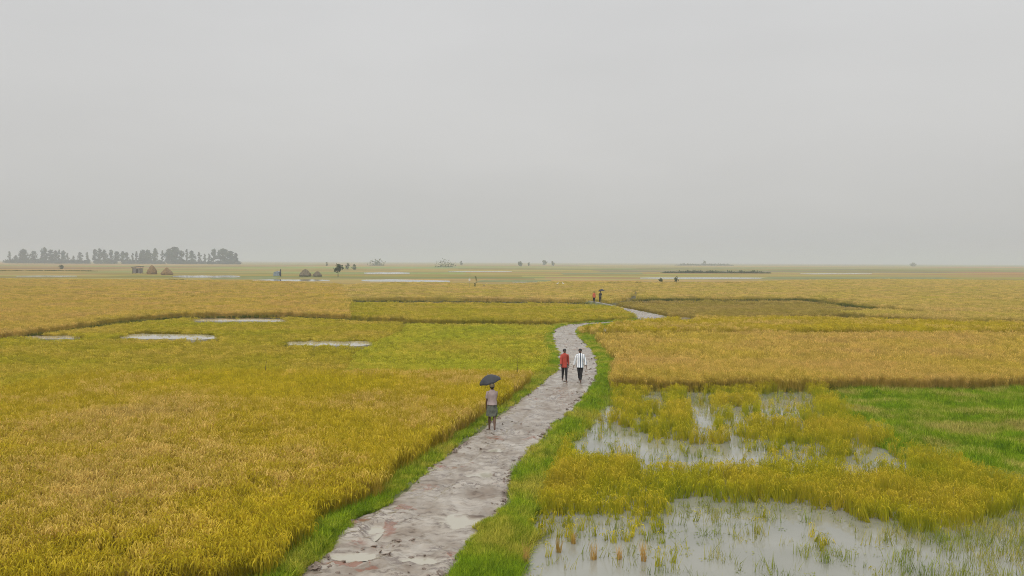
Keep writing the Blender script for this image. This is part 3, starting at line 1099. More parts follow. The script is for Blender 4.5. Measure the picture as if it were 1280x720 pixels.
# thin sedge over the open water
sd = np.zeros(len(gx))
sd = np.where(below > -8, .05, .03)
sd = np.where((below > 0) & (pxx > 1110), .05 + .9 * np.clip((pxx - 1095) / 110, 0, 1), sd)
sd = np.where((below > 0) & (below < 30), sd + .16, sd)
sd = np.where(sparse & (below <= 0), .22, sd)
sd = np.where((below > 0), sd + .07, sd)
sd = np.where((below > 45) & (pxx < 900) & (pxx > 780), sd + .04, sd)
sd = np.where((np.hypot((pxx - 1030) / 40, (pyy - 693) / 15) < 1), .45, sd)
sd = np.where((np.hypot((pxx - 905) / 40, (pyy - 676) / 10) < 1), .3, sd)
sd *= np.clip(3.2 * fbm(gx * 1.1 + 70, gy * 1.1, 3) - 0.75, 0.1, 1.6)
sd = np.where((d[k.size * 0:][:0].size == 0) & (np.hypot(pxx - 1210, (pyy - 735) * 2.2) < 60), .8, sd)
k = RNG.random(len(gx)) < sd
X, Y = gx[k], gy[k]
scatter('sedge', X, Y, np.full(len(X), PADDY + .08), RNG.uniform(.5, 1.25, len(X)), p_sedge, 'thin green sedge poking out of the shallow water', 'sedge', .12)


def leaf_maker():
    v, f = [], []
    for i in range(6):
        c = Vector((random.uniform(-.12, .12), random.uniform(-.12, .12), .006))
        a, l, w = random.uniform(0, 6.28), random.uniform(.012, .035), random.uniform(.008, .02)
        d_, s_ = Vector((math.cos(a), math.sin(a), .15)), Vector((-math.sin(a), math.cos(a), 0))
        b = len(v)
        v += [c - d_ * l, c + s_ * w, c + d_ * l, c - s_ * w]
        f.append((b, b + 1, b + 2, b + 3))
    return v, f, [0] * len(f)


p_leaf = protos('floating_leaf', leaf_maker, 4, [SEDGE])
k = RNG.random(len(gx)) < (.16 + .3 * ((below > 0) & (below < 22))) * np.clip(4 * fbm(gx * .9 + 20, gy * .9 + 5, 3) - 1.5, 0, 1)
X, Y = gx[k], gy[k]
scatter('water_plants', X, Y, np.full(len(X), PADDY + .103), np.ones(len(X)), p_leaf, 'small dark leaves floating on the flooded paddy', 'water plants', .02)

# dry straw clumps standing in the near water, one object each
for (a, b, s, lab) in [(698, 691, 1.0, 'dry straw clump in the water nearest the grass bank'), (742, 700, 1.15, 'straw coloured clump of stalks, second from the grass bank'),
                       (774, 700, .95, 'thin straw clump between two fuller ones in the water'), (805, 702, 1.25, 'fullest golden straw clump standing in the water'),
                       (657, 704, 1.3, 'golden straw clump at the foot of the grass bank'), (717, 680, .8, 'short dry clump behind the other straw clumps')]:
    v, f = [], []
    for i in range(34):
        an, r_ = random.uniform(0, 6.28), .06 * math.sqrt(random.random())
        blade(v, f, Vector((r_ * math.cos(an), r_ * math.sin(an), 0)), random.uniform(0, 6.28), .40 * s * random.uniform(.5, 1.05), random.uniform(0, .2), random.uniform(0, .25), .011, 3)
    o = link('straw_clump', mesh_from('straw_clump', v, f), None, STRAW)
    o.location = P(a, b, PADDY + .09)
    tag(o, lab, 'straw clump', 'straw clumps in the near water')

# ------------------------------------------------------------------ people
SKIN = simple('brown_skin', (0.11, 0.060, 0.038), .55, .15)
HAIR = simple('black_hair', (0.012, 0.010, 0.009), .6, .2)
EYE = simple('eye_white', (0.30, 0.28, 0.25), .3, .05)
LIP = simple('dark_lip', (0.11, 0.035, 0.03), .5, .1)
DARKC = simple('dark_cloth', (0.018, 0.017, 0.018), .85, .3)
REDC = simple('red_cloth', (0.36, 0.055, 0.035), .8, .3)
PINKC = simple('faded_pink_shirt', (0.30, 0.235, 0.225), .85, .2)
LUNGI = simple('grey_green_lungi', (0.10, 0.108, 0.085), .85, .45, 9)
SCARF = simple('olive_scarf', (0.14, 0.115, 0.065), .85, .3)
BLACKU = simple('umbrella_cloth', (0.030, 0.032, 0.036), .6, .3)
METAL = simple('dull_metal', (0.25, 0.25, 0.25), .4, .1)
WOODH = simple('wooden_handle', (0.10, 0.05, 0.025), .5, .2)
t = NT('striped_white_shirt')
oc = t.n('ShaderNodeTexCoord').outputs['Object']
sx = t.n('ShaderNodeSeparateXYZ')
t.l(oc, sx.inputs[0])
st = t.math('GREATER_THAN', t.math('SINE', t.math('MULTIPLY', sx.outputs[0], 66.0), 0), 0.72)
ctr = t.math('LESS_THAN', t.math('ABSOLUTE', sx.outputs[0], 0), 0.016)
cc = t.mix(st, (0.78, 0.80, 0.82), (0.10, 0.15, 0.22))
cc = t.mix(ctr, cc, (0.015, 0.02, 0.035))
STRIPE = t.done(t.bsdf(cc, .8, .3))


def limb(a, l1, l2, pitch, bend, out=0.0, sgn=1, knee=1):
    """Two-bone limb from a: pitch forward (towards -y), bend at the middle joint, out sideways."""
    d1 = Vector((sgn * math.sin(out), -math.sin(pitch) * math.cos(out), -math.cos(pitch) * math.cos(out)))
    m_ = a + d1 * l1
    p2 = pitch - knee * bend
    d2 = Vector((sgn * math.sin(out * .6), -math.sin(p2), -math.cos(p2)))
    d2.normalize()
    return m_, m_ + d2 * l2, d2


def make_person(label, loc, rz, skin, legs, arms, height=1.68, hair=HAIR, group=None, female=False):
    """legs/arms: for left(+x) and right(-x): (pitch, bend, out). Faces local -y."""
    S = height / 1.70
    V, Rd, E = [], [], []

    def nd(p, r, par=None):
        V.append(Vector(p) * S)
        Rd.append((r[0] * S, r[1] * S) if isinstance(r, tuple) else (r * S, r * S))
        if par is not None: E.append((par, len(V) - 1))
        return len(V) - 1
    pel = nd((0, 0, .93), (.122, .100))
    waist = nd((0, 0, 1.08), (.120, .092), pel)
    chest = nd((0, 0, 1.28), (.145, .105), waist)
    nb = nd((0, .005, 1.43), (.072, .066), chest)
    nk = nd((0, -.005, 1.49), .052, nb)
    jaw = nd((0, -.025, 1.545), (.066, .074), nk)
    skl = nd((0, -.005, 1.625), (.077, .090), jaw)
    top = nd((0, 0, 1.672), (.045, .055), skl)
    J = {}
    for sgn in (1, -1):
        i = 0 if sgn > 0 else 1
        hip = Vector((sgn * .080, 0, .87))
        kn, an, d2 = limb(hip, .40, .40, *legs[i][:2], legs[i][2], sgn, 1)
        J['hip', sgn], J['knee', sgn], J['ankle', sgn] = hip, kn, an
        h = nd(hip, .078, pel)
        th = nd(hip.lerp(kn, .5), .075, h)
        k_ = nd(kn, .054, th)
        cf = nd(kn.lerp(an, .35), .055, k_)
        a_ = nd(an, .036, cf)
        hl = nd(an + Vector((0, .02, -.055)), .036, a_)
        bl = nd(an + Vector((sgn * .015, -.115, -.055)), (.040, .022), hl)
        nd(an + Vector((sgn * .02, -.185, -.06)), (.034, .014), bl)
        sh = Vector((sgn * .158, 0, 1.385))
        el, wr, d2 = limb(sh, .285, .25, *arms[i][:2], arms[i][2], sgn, -1)
        J['sh', sgn], J['el', sgn], J['wr', sgn] = sh, el, wr
        s_ = nd(sh, .052, chest)
        ua = nd(sh.lerp(el, .5), .047, s_)
        e_ = nd(el, .038, ua)
        fa = nd(el.lerp(wr, .35), .037, e_)
        w_ = nd(wr, .026, fa)
        pm = wr + d2 * .085
        J['palm', sgn] = pm
        p_ = nd(pm, (.036, .022), w_)
        # fingers, rooted in the palm; curled in the walking direction
        lat = Vector((0, 1, 0)) if abs(d2.z) > .7 else Vector((1, 0, 0))
        curl = d2.cross(lat).normalized()
        if curl.x * sgn > 0: curl = -curl
        for fi, ln in enumerate((.070, .080, .074, .056)):
            o = lat * (-.028 + .0187 * fi)
            f0 = nd(pm + o + d2 * .018, .0105, p_)
            f1 = nd(pm + o * 1.1 + d2 * (.018 + ln * .5) + curl * .008, .009, f0)
            nd(pm + o * 1.1 + d2 * (.018 + ln * .92) + curl * .035, .0075, f1)
        t0 = nd(pm - lat * .038 - d2 * .025, .012, p_)
        t1 = nd(pm - lat * .058 + d2 * .012 + curl * .01, .010, t0)
        nd(pm - lat * .060 + d2 * .040 + curl * .022, .008, t1)
    me = bpy.data.meshes.new('person_rig')
    me.from_pydata([tuple(v) for v in V], E, [])
    tmp = bpy.data.objects.new('person_rig', me)
    COL.objects.link(tmp)
    sk = tmp.modifiers.new('skin', 'SKIN')
    sk.use_smooth_shade = True
    for i, r in enumerate(Rd):
        me.skin_vertices[0].data[i].radius = r
        me.skin_vertices[0].data[i].use_root = (i == 0)
    sb = tmp.modifiers.new('sub', 'SUBSURF')
    sb.levels = sb.render_levels = 1
    dg = bpy.context.evaluated_depsgraph_get()
    body_me = bpy.data.meshes.new_from_object(tmp.evaluated_get(dg))
    bpy.data.objects.remove(tmp)
    # nose and ears pushed out of the same surface
    for v in body_me.vertices:
        c = v.co / S
        if c.z > 1.52 and c.y < -.06:
            g = math.exp(-((c.x / .013) ** 2 + ((c.z - 1.585) / .022) ** 2))
            v.co.y -= .024 * g * S
        if 1.55 < c.z < 1.63 and abs(c.x) > .06 and abs(c.y) < .03:
            v.co.x += math.copysign(.014 * S, c.x)
    lowest = min(v.co.z for v in body_me.vertices)
    lx, ly = np.array([loc[0]]), np.array([loc[1]])
    i_ = int(np.argmin(np.hypot(CL[:, 0] - loc[0], CL[:, 1] - loc[1])))
    uu_ = ((lx - CL[i_, 0]) * NRM[i_, 0] + (ly - CL[i_, 1]) * NRM[i_, 1]) / HW[i_]
    root = empty('person', (loc[0], loc[1], float(path_z(lx, ly, uu_)[0]) - lowest - .004), rz)
    tag(root, label, 'person', group)
    body_me.polygons.foreach_set('use_smooth', [True] * len(body_me.polygons))
    link('body', body_me, root, skin)
    for sgn in (1, -1):
        b = MB(); b.ball(Vector((sgn * .030, -.083, 1.603)) * S, .012 * S, .008 * S, .008 * S, 8, 5); b.build('eye', EYE, root)
    b = MB(); b.ball(Vector((0, -.094, 1.543)) * S, .024 * S, .007 * S, .008 * S, 8, 5); b.build('mouth', LIP, root)
    # hair cap
    b = MB()
    secs = []
    for i in range(8):
        u = i / 7
        z = 1.600 + .108 * u
        rr_ = math.sqrt(max(0, 1 - (u * .97) ** 2.4))
        secs.append((0, .014 - .010 * u, z, .084 * rr_ + .006, .096 * rr_ + .006))
    b.ellipse_loft([(x * S, y * S, z * S, a * S, c * S) for x, y, z, a, c in secs], 18, .02, 7, True)
    for q in b.v:
        w = max(0, min(1, (1.66 * S - q.z) / (.06 * S)))
        q.z += w * (-.055 * max(0, q.y / (.09 * S)) + .012 * max(0, -q.y / (.09 * S))) * S
    b.build('hair', hair, root)
    J['S'], J['root'] = S, root
    return J


def shirt(J, mat, hem=.83, sleeve=1.0, flare=1.0, name='shirt', collar=True):
    S, root = J['S'], J['root']
    b = MB()
    secs = [(0, 0, hem, .174 * flare, .165 * flare), (0, 0, hem + .1, .166 * flare, .142), (0, 0, 1.08, .150 * flare, .114), (0, 0, 1.22, .160 * flare, .122), (0, 0, 1.31, .165 * flare, .118),
            (0, 0, 1.375, .158, .104), (0, 0, 1.42, .130, .092), (0, .003, 1.455, .088, .080), (0, .003, 1.488, .068, .068)]
    b.ellipse_loft([tuple(q * S for q in s) for s in secs], 24, .03, 7)
    for sgn in (1, -1):
        sh, el, wr = J['sh', sgn], J['el', sgn], J['wr', sgn]
        a = sh + Vector((-sgn * .07, 0, .0))
        pts = [a, sh, sh.lerp(el, .5), el]
        rad = [.045, .056, .060, .056]
        if sleeve > .5:
            pts += [el.lerp(wr, .5), el.lerp(wr, .9)]
            rad += [.052, .044]
        else:
            pts, rad = [a, sh, sh.lerp(el, .45), sh.lerp(el, .8)], [.045, .058, .064, .066]
        b.tube([p * S for p in pts], [r_ * S for r_ in rad], 12, False)
    return b.build(name, mat, root)


def shorts(J, mat, length=.95, name='trousers', rad=(.108, .085, .075)):
    """length 0..2: 1 reaches the knee, 2 the ankle"""
    S, root = J['S'], J['root']
    b = MB()
    b.ellipse_loft([tuple(q * S for q in s) for s in [(0, 0, 1.06, .128, .106), (0, 0, .98, .138, .112), (0, 0, .88, .150, .116), (0, 0, .80, .142, .108)]], 20, .02, 6)
    for sgn in (1, -1):
        h, k_, a = J['hip', sgn], J['knee', sgn], J['ankle', sgn]
        pts = [h + Vector((0, 0, .05)), h.lerp(k_, .4), h.lerp(k_, min(length, 1))]
        rd = [rad[0], rad[0] * .92, rad[1]]
        if length > 1:
            pts += [k_.lerp(a, (length - 1) * .5), k_.lerp(a, length - 1)]
            rd += [rad[2], rad[2] * .86]
        b.tube([p * S for p in pts], [r_ * S for r_ in rd], 12, False)
    return b.build(name, mat, root)


def make_umbrella(label, grip, top, rad, rz=0.0):
    """Shaft from the hand (grip) up to the crown (top)."""
    grip, top = Vector(grip), Vector(top)
    root = empty('umbrella', grip)
    tag(root, label, 'umbrella')
    ax = (top - grip)
    L = ax.length
    q = ax.to_track_quat('Z', 'Y')
    root.rotation_mode = 'QUATERNION'
    root.rotation_quaternion = q
    b = MB(); b.tube([(0, 0, -.02), (0, 0, L + .05)], [.006, .005], 8); b.build('shaft', METAL, root)
    b = MB(); b.tube([(0, 0, .06), (0, 0, -.08), (.012, 0, -.115), (.04, 0, -.125), (.06, 0, -.105)], [.012, .013, .012, .011, .010], 8); b.build('handle', WOODH, root)
    n, rings = 8, 7
    v, f = [], []
    dep = rad * .58
    for i in range(rings + 1):
        u = i / rings
        for k in range(n * 4):
            a = k * math.tau / (n * 4)
            ph = (k % 4) / 4
            sag = 1 - .075 * (math.sin(math.pi * ph)) * u ** 2
            r_ = rad * u * sag
            v.append(Vector((r_ * math.cos(a), r_ * math.sin(a), L - dep * u ** 1.9 + .02 * rad * math.sin(math.pi * ph) * u)))
    m4 = n * 4
    for i in range(rings):
        for k in range(m4):
            f.append((i * m4 + k, i * m4 + (k + 1) % m4, (i + 1) * m4 + (k + 1) % m4, (i + 1) * m4 + k))
    me = mesh_from('canopy', v, f, True)
    o = link('canopy', me, root, BLACKU)
    md = o.modifiers.new('cloth', 'SOLIDIFY'); md.thickness = .004
    for k in range(n):
        a = k * math.tau / n
        b = MB()
        pts = []
        for i in range(6):
            u = i / 5
            pts.append((rad * u * math.cos(a) * 1.01, rad * u * math.sin(a) * 1.01, L - dep * u ** 1.9 - .012))
        b.tube(pts, [.004] * 6, 5)
        b.build('rib', METAL, root)
    b = MB(); b.tube([(0, 0, L - .01), (0, 0, L + .05), (0, 0, L + .075)], [.012, .008, .003], 8); b.build('ferrule', METAL, root)
    return root


g = P(615, 536.5)
J = make_person('person walking away under a dark umbrella in a faded pink shirt and grey green lungi', g, R(180), SKIN,
                [(.20, .10, .03), (-.20, .22, .03)], [(.02, .25, .12), (.30, 1.75, -.22)], 1.66)
shirt(J, PINKC, .93, .3, 1.08)
b = MB()
S = J['S']
b.ellipse_loft([tuple(q * S for q in s) for s in [(0, 0, 1.05, .130, .105), (0, 0, .93, .160, .128), (0, .005, .80, .190, .155), (0, .01, .65, .200, .170), (.01, .01, .56, .200, .175), (.01, .01, .52, .198, .175)]], 40, .045, 8)
b.build('lungi', LUNGI, J['root'])
b = MB()
b.ellipse_loft([tuple(q * S for q in s) for s in [(0, .02, 1.56, .080, .085), (0, .012, 1.60, .096, .102), (0, .004, 1.66, .098, .106), (0, 0, 1.71, .080, .086), (0, 0, 1.735, .04, .045), (0, 0, 1.74, .01, .01)]], 18, .03, 5, True)
b.build('head_scarf', SCARF, J['root'])
Mw = Matrix.Translation(J['root'].location) @ Matrix.Rotation(R(180), 4, 'Z')
grip = Mw @ (J['palm', -1] * S)
make_umbrella('dark grey umbrella tilted to the left over the lungi wearer', grip, grip + Vector((-.20, -.10, .68)), .42)

g = P(705.5, 477.5)
J = make_person('slim person in a red shirt and dark trousers walking beside the white shirt', g, R(4), SKIN,
                [(.24, .14, .0), (-.22, .30, -.02)], [(-.25, .15, .16), (.25, .35, .12)], 1.66)
shirt(J, REDC, .76, 1.0, .94)
shorts(J, DARKC, 1.85, rad=(.092, .066, .056))

g = P(725, 477.8)
J = make_person('person in a white striped shirt and dark trousers walking towards the viewer', g, R(-3), SKIN,
                [(.20, .06, -.09), (-.20, .36, -.08)], [(.10, .18, .34), (-.10, .18, .34)], 1.70)
shirt(J, STRIPE, .78, 1.0, 1.05)
shorts(J, DARKC, 1.8, rad=(.098, .072, .062))

g = P(742.5, 378.0)
J = make_person('tiny distant person in an orange red top on the far path', g, R(10), SKIN, [(.1, .1, .02), (-.12, .1, .02)], [(.1, .2, .12), (-.1, .2, .12)], 1.65)
shirt(J, simple('orange_cloth', (0.50, 0.12, 0.055), .8, .2), .78, 1.0)
shorts(J, DARKC, 1.8)
g = P(750.3, 378.0)
J = make_person('tiny distant person in dark clothes holding an umbrella on the far path', g, R(0), SKIN, [(.12, .1, .02), (-.12, .1, .02)], [(.25, 1.75, .12), (-.1, .2, .1)], 1.65)
shirt(J, simple('drab_shirt', (0.09, 0.085, 0.06), .8, .2), .84, 1.0)
shorts(J, DARKC, 1.8)
grip = Matrix.Translation(J['root'].location) @ (J['palm', 1] * J['S'])
make_umbrella('small black umbrella held upright by the far walker', grip, grip + Vector((-.12, 0, .78)), .50)

# ------------------------------------------------------------------ poles and sticks
DRYW = simple('dry_wood', (0.07, 0.055, 0.03), .9, .3)


def stick(px, y_base, h, r_, lab, lean=(0, 0), dist_z=PADDY):
    p = P(px, y_base, dist_z)
    b = MB()
    pts = [(lean[0] * u * h + .012 * math.sin(5 * u), lean[1] * u * h, h * u) for u in (0, .3, .6, .85, 1)]
    b.tube(pts, [r_, r_ * .9, r_ * .8, r_ * .65, r_ * .4], 6)
    if h > 1.2:   # twig stubs
        b.tube([(lean[0] * .7 * h, lean[1] * .7 * h, .7 * h), (lean[0] * .7 * h + .05, .01, .7 * h + .09)], [r_ * .5, r_ * .2], 5)
    o = b.build('stick', DRYW)
    o.location = p
    tag(o, lab, 'stick')


stick(646.5, 489, 1.75, .013, 'thin upright stick in the grass left of the path')
stick(642.5, 489, .95, .010, 'short thin stick just left of the taller upright stick')
stick(328, 486, 1.35, .016, 'thin leaning reed stalk alone in the left field', (.16, 0))

# ------------------------------------------------------------------ far things
THATCH = simple('straw_thatch', (0.19, 0.125, 0.055), .95, .35, 2.5)
GREYHAY = simple('weathered_straw', (0.135, 0.11, 0.065), .95, .35, 2.5)
HUTW = simple('hut_wall', (0.20, 0.18, 0.16), .9, .3, 2)


def haystack(px, dist, w, h, mat, lab, peak=1.0):
    n, rows = 22, 9
    v, f = [], []
    rl = random.Random(int(px))
    for i in range(rows + 1):
        u = i / rows
        r_ = (math.cos(u * math.pi / 2) ** peak) * (1 + .10 * math.sin(u * 6)) * w / 2
        for k in range(n):
            a = k * math.tau / n
            j = 1 + rl.uniform(-.07, .07)
            v.append(((r_ * j + .02) * math.cos(a), (r_ * j + .02) * math.sin(a), h * (u + rl.uniform(-.02, .02))))
    for i in range(rows):
        for k in range(n):
            f.append((i * n + k, i * n + (k + 1) % n, (i + 1) * n + (k + 1) % n, (i + 1) * n + k))
    f.append(tuple(rows * n + k for k in range(n)))
    # loose straw
    for k in range(260):
        a, u = rl.uniform(0, 6.28), rl.random()
        r_ = (math.cos(u * math.pi / 2) ** peak) * w / 2
        c = Vector((r_ * math.cos(a), r_ * math.sin(a), h * u))
        d_ = Vector((math.cos(a) * .5, math.sin(a) * .5, -.6 + rl.uniform(-.3, .3))) * .22
        s_ = Vector((-math.sin(a), math.cos(a), rl.uniform(-.4, .4))) * .03
        b = len(v)
        v += [tuple(c - s_), tuple(c + s_), tuple(c + d_)]
        f.append((b, b + 1, b + 2))
    o = link('haystack', mesh_from('haystack', v, f), None, mat)
    o.location = PD(px, dist, float(ground_z(np.array(dist))) - .02)
    tag(o, lab, 'haystack', 'haystacks on the far fields')


haystack(190, 335, 3.7, 3.6, THATCH, 'tallest domed brown haystack, between the hut and another stack', .5)
haystack(208.5, 320, 4.1, 2.9, THATCH, 'wider pointed brown haystack, right of the tallest stack', .8)
haystack(381.5, 300, 4.0, 2.7, GREYHAY, 'broad greyish haystack left of the lone small tree', .55)
haystack(396.5, 300, 3.0, 2.0, GREYHAY, 'lower greyish haystack beside the broad grey one', .55)
haystack(592, 186, 1.9, .75, THATCH, 'small low straw heap below the thin plant, left of another heap', .8)
haystack(605, 190, 1.8, 1.0, GREYHAY, 'small dark straw heap with a pointed top at mid distance', 1.1)

hut = empty('hut', PD(172, 345, .35))
tag(hut, 'small grey field hut with a flat sloping roof left of the haystacks', 'hut')
b = MB(); b.box((0, 0, 1.3), (3.0, 2.4, 1.9)); b.build('wall', HUTW, hut, False)
b = MB()
b.ring_loft([[Vector((-2.0, y_, 2.55)), Vector((2.0, y_, 2.95)), Vector((2.0, y_, 3.15)), Vector((-2.0, y_, 2.8))] for y_ in (-1.7, 1.7)])
b.build('roof', simple('grey_roof', (0.13, 0.12, 0.11), .9, .3, 2), hut, False)
for x_ in (-1.6, 1.6):
    for y_ in (-1.35, 1.35):
        b = MB(); b.tube([(x_, y_, 0), (x_, y_, 2.62 if x_ < 0 else 2.9)], [.09, .08], 8); b.build('post', DRYW, hut)
b = MB(); b.box((.3, -1.205, 1.15), (.8, .03, 1.55)); b.build('door', simple('dark_opening_board', (0.05, 0.045, 0.04), .9, .2), hut, False)

# blue sheet shelter by a dark post
shel = empty('shelter', PD(349, 300, .35))
tag(shel, 'low pale blue sheet shelter with a dark post, left of the grey haystacks', 'shelter')
b = MB(); b.ring_loft([[Vector((-1.9, y_, 0.2)), Vector((-1.7, y_, 1.55)), Vector((-.5, y_, 1.9)), Vector((.1, y_, 1.7)), Vector((.2, y_, .2))] for y_ in (-1, -.3, .4, 1)])
b.build('sheet', simple('blue_sheet', (0.20, 0.235, 0.265), .7, .25, 2), shel, False)
b = MB(); b.tube([(.55, -.2, 0), (.52, -.2, 1.4), (.55, -.2, 2.6)], [.22, .2, .14], 8); b.build('post', simple('dark_post', (.025, .03, .035), .8, .2), shel)

# pole with a white cloth and a thin plant at mid distance
fp = empty('flag_pole', PD(586.5, 186, -.3 + .1))
tag(fp, 'thin pole with a small white cloth above the straw heaps', 'flag pole')
b = MB(); b.tube([(0, 0, 0), (0, 0, 2.9)], [.03, .022], 6); b.build('pole', METAL, fp)
b = MB(); b.box((.06, -.02, 2.15), (.36, .05, .42), .2); b.build('cloth', simple('white_cloth', (.75, .74, .70), .8, .1), fp, False)

LEAFD = plant_mat('tree_leaf', [(0.36, (0.028, 0.052, 0.028)), (0.5, (0.046, 0.074, 0.036)), (0.64, (0.075, 0.10, 0.045))], 0.25, 1.2, .3, .4)
LEAFS = plant_mat('shrub_leaf', [(0.36, (0.06, 0.085, 0.025)), (0.5, (0.09, 0.115, 0.03)), (0.64, (0.12, 0.13, 0.04))], 0.3, 1.2, .3, .4)
LEAFH = plant_mat('hedge_leaf', [(0.36, (0.10, 0.125, 0.045)), (0.5, (0.14, 0.16, 0.055)), (0.64, (0.19, 0.19, 0.07))], 0.1, 1.2, .3, .4)
BARK = simple('grey_bark', (0.10, 0.085, 0.07), .9, .3, 3)


def crown_mesh(h, w, base, n, leaf, rl, lumps=7, narrow=False):
    """Leaf-sized faces in clumps round limb ends, uneven outline, gaps between the clumps."""
    mb = MB()
    cl = []
    for i in range(lumps):
        u = (i + rl.uniform(.1, .9)) / lumps
        z = base + (h - base) * (u * .9 + .05)
        env = math.sin(math.pi * min(1, .12 + u * .86)) ** (.6 if not narrow else .8)
        a = rl.uniform(0, 6.28)
        r_ = w / 2 * env * rl.uniform(.15, .72)
        cl.append((Vector((r_ * math.cos(a), r_ * math.sin(a), z)), w * rl.uniform(.20, .33) * (.55 + .45 * env)))
    for i in range(n):
        c, s = rl.choice(cl)
        d_ = Vector((rl.gauss(0, 1), rl.gauss(0, 1), rl.gauss(0, .8)))
        d_ = d_.normalized() * s * rl.uniform(.35, 1.12)
        p = c + d_
        if p.z < base * .6: p.z = base * .6 + rl.random() * .15 * h
        a = Vector((rl.gauss(0, 1), rl.gauss(0, 1), rl.gauss(0, 1))).normalized()
        b_ = a.cross(Vector((rl.gauss(0, 1), rl.gauss(0, 1), rl.gauss(0, 1)))).normalized()
        k = leaf * rl.uniform(.5, 1.1)
        mb.quad(p, a * k, b_ * k * .6)
    return mb, cl


def make_tree(h, w, base, n, leaf, seed, narrow=False, trunk_r=.25, lumps=7):
    rl = random.Random(seed)
    mb, cl = crown_mesh(h, w, base, n, leaf, rl, lumps, narrow)
    root = empty('tree', (0, 0, 0))
    tb = MB()
    bend = rl.uniform(-.03, .03) * h
    tp = [Vector((bend * u * u, 0, h * .86 * u)) for u in (0, .25, .5, .75, 1)]
    tb.tube(tp, [trunk_r * q for q in (1.15, .9, .68, .42, .15)], 8)
    for c, s in cl[:lumps]:
        u = max(.2, min(.8, (c.z - .12 * h) / (h * .86)))
        st_ = Vector((bend * u * u, 0, h * .86 * u))
        tb.tube([st_, st_.lerp(c, .55) + Vector((0, 0, .04 * h)), c], [trunk_r * .35, trunk_r * .22, trunk_r * .08], 5)
    tb.build('trunk', BARK, root)
    mb.build('crown', LEAFD, root, False)
    return root


ROW = [(12, 314, 4), (20, 319, 5), (30, 312, 9), (42, 313.5, 7), (52, 317, 4), (56.5, 309, 7), (63, 312, 7), (69, 313, 6), (74, 311, 4), (79.5, 313, 6), (85, 316, 3.4),
       (92, 319, 3.4), (100.5, 315, 5), (109, 315, 4), (118, 311, 5), (125, 310.5, 5), (131, 312, 6), (138, 312, 5), (146, 314, 7), (153, 314, 6), (158.5, 315, 5),
       (166, 316, 3.4), (171, 314, 4), (179, 313, 8), (186, 313, 8), (194, 310, 6), (203, 312, 3.4), (212, 311.5, 9), (218.5, 309, 10), (226, 313, 7), (233.5, 311, 4), (240.5, 313, 7),
       (249, 314, 4), (256, 317, 3.4), (261, 317, 4), (267, 311, 7), (279, 311.5, 12), (288, 314, 8), (295.5, 316, 5)]
PROTO = {}
for k in range(3):
    PROTO['slim', k] = make_tree(20, 4.6, 4.5, 240, .70, 50 + k, True, .24, 11)
    PROTO['mid', k] = make_tree(20, 8.0, 3.5, 400, .80, 60 + k, False, .28, 13)
    PROTO['broad', k] = make_tree(20, 13.0, 2.0, 760, 1.0, 70 + k, False, .40, 18)
ORD = ['first', 'second', 'third', 'fourth', 'fifth', 'sixth', 'seventh', 'eighth', 'ninth', 'tenth', 'eleventh', 'twelfth', 'thirteenth', 'fourteenth', 'fifteenth', 'sixteenth',
       'seventeenth', 'eighteenth', 'nineteenth', 'twentieth']
used = set()
TD = 1240.0
for i, (px, ytop, w) in enumerate(ROW):
    kind = 'slim' if w < 4.5 else ('broad' if w >= 8 else 'mid')
    nat = {'slim': 4.6, 'mid': 8.0, 'broad': 13.0}[kind]
    key = (kind, i % 3)
    if key in used: o = copy_tree(PROTO[key])
    else: o = PROTO[key]; used.add(key)
    d_ = TD + ((i * 37) % 50) - 25
    hz = HORIZON + (px - 640) * ROLL
    base_y = hz + (CAM_H - .35) / d_ * F_PX
    hm = (base_y - ytop) * d_ / F_PX
    wm = w * d_ / F_PX * (1.2 if kind == 'slim' else 1.5)
    o.location = PD(px, d_, .35)
    o.scale = (wm / nat, wm / nat, hm / 20)
    o.rotation_euler = (0, 0, (i * 1.7) % 6.28)
    tall = 'tall ' if hm > 22 else ('short ' if hm < 17.5 else '')
    if i < 20: wh = ORD[i] + ' from the left in the distant row'
    else: wh = ORD[len(ROW) - 1 - i] + ' from the right in the distant row'
    tag(o, {'slim': tall + 'slim hazy tree, ', 'mid': tall + 'hazy loose tree, ', 'broad': tall + 'broad dense hazy tree, '}[kind] + wh, 'tree', 'trees of the distant row at left')
for key, o in list(PROTO.items()):
    if key not in used:
        for ch in list(o.children): bpy.data.objects.remove(ch)
        bpy.data.objects.remove(o)


def leaf_clump_maker(w, h, n, leaf):
    def mk():
        mb, cl = crown_mesh(h, w, h * .15, n, leaf, random.Random(random.random()), 6)
        return mb.v, mb.f, [0] * len(mb.f)
    return mk


p_under = protos('undergrowth_clump', leaf_clump_maker(8, 3.6, 110, .8), 4, [LEAFD])
n = 190
px = RNG.uniform(8, 303, n)
d_ = TD + RNG.uniform(-40, 40, n)
scatter('undergrowth', (px - 640) / F_PX * d_, d_, np.full(n, .35), RNG.uniform(.6, 1.5, n), p_under, 'low dark undergrowth along the foot of the distant tree row', 'undergrowth', .05)


def soft_crown(o):
    for ch in o.children:
        if ch.name.startswith('crown'):
            ch.data.materials.clear()
            ch.data.materials.append(LEAFS)


def lone_tree(px, dist, h, w, base, lab, seed, n=260, leaf=.35, tr=.12):
    o = make_tree(h, w, base, n, leaf, seed, False, tr, 8)
    soft_crown(o)
    o.location = PD(px, dist, float(ground_z(np.array(dist))))
    tag(o, lab, 'tree')


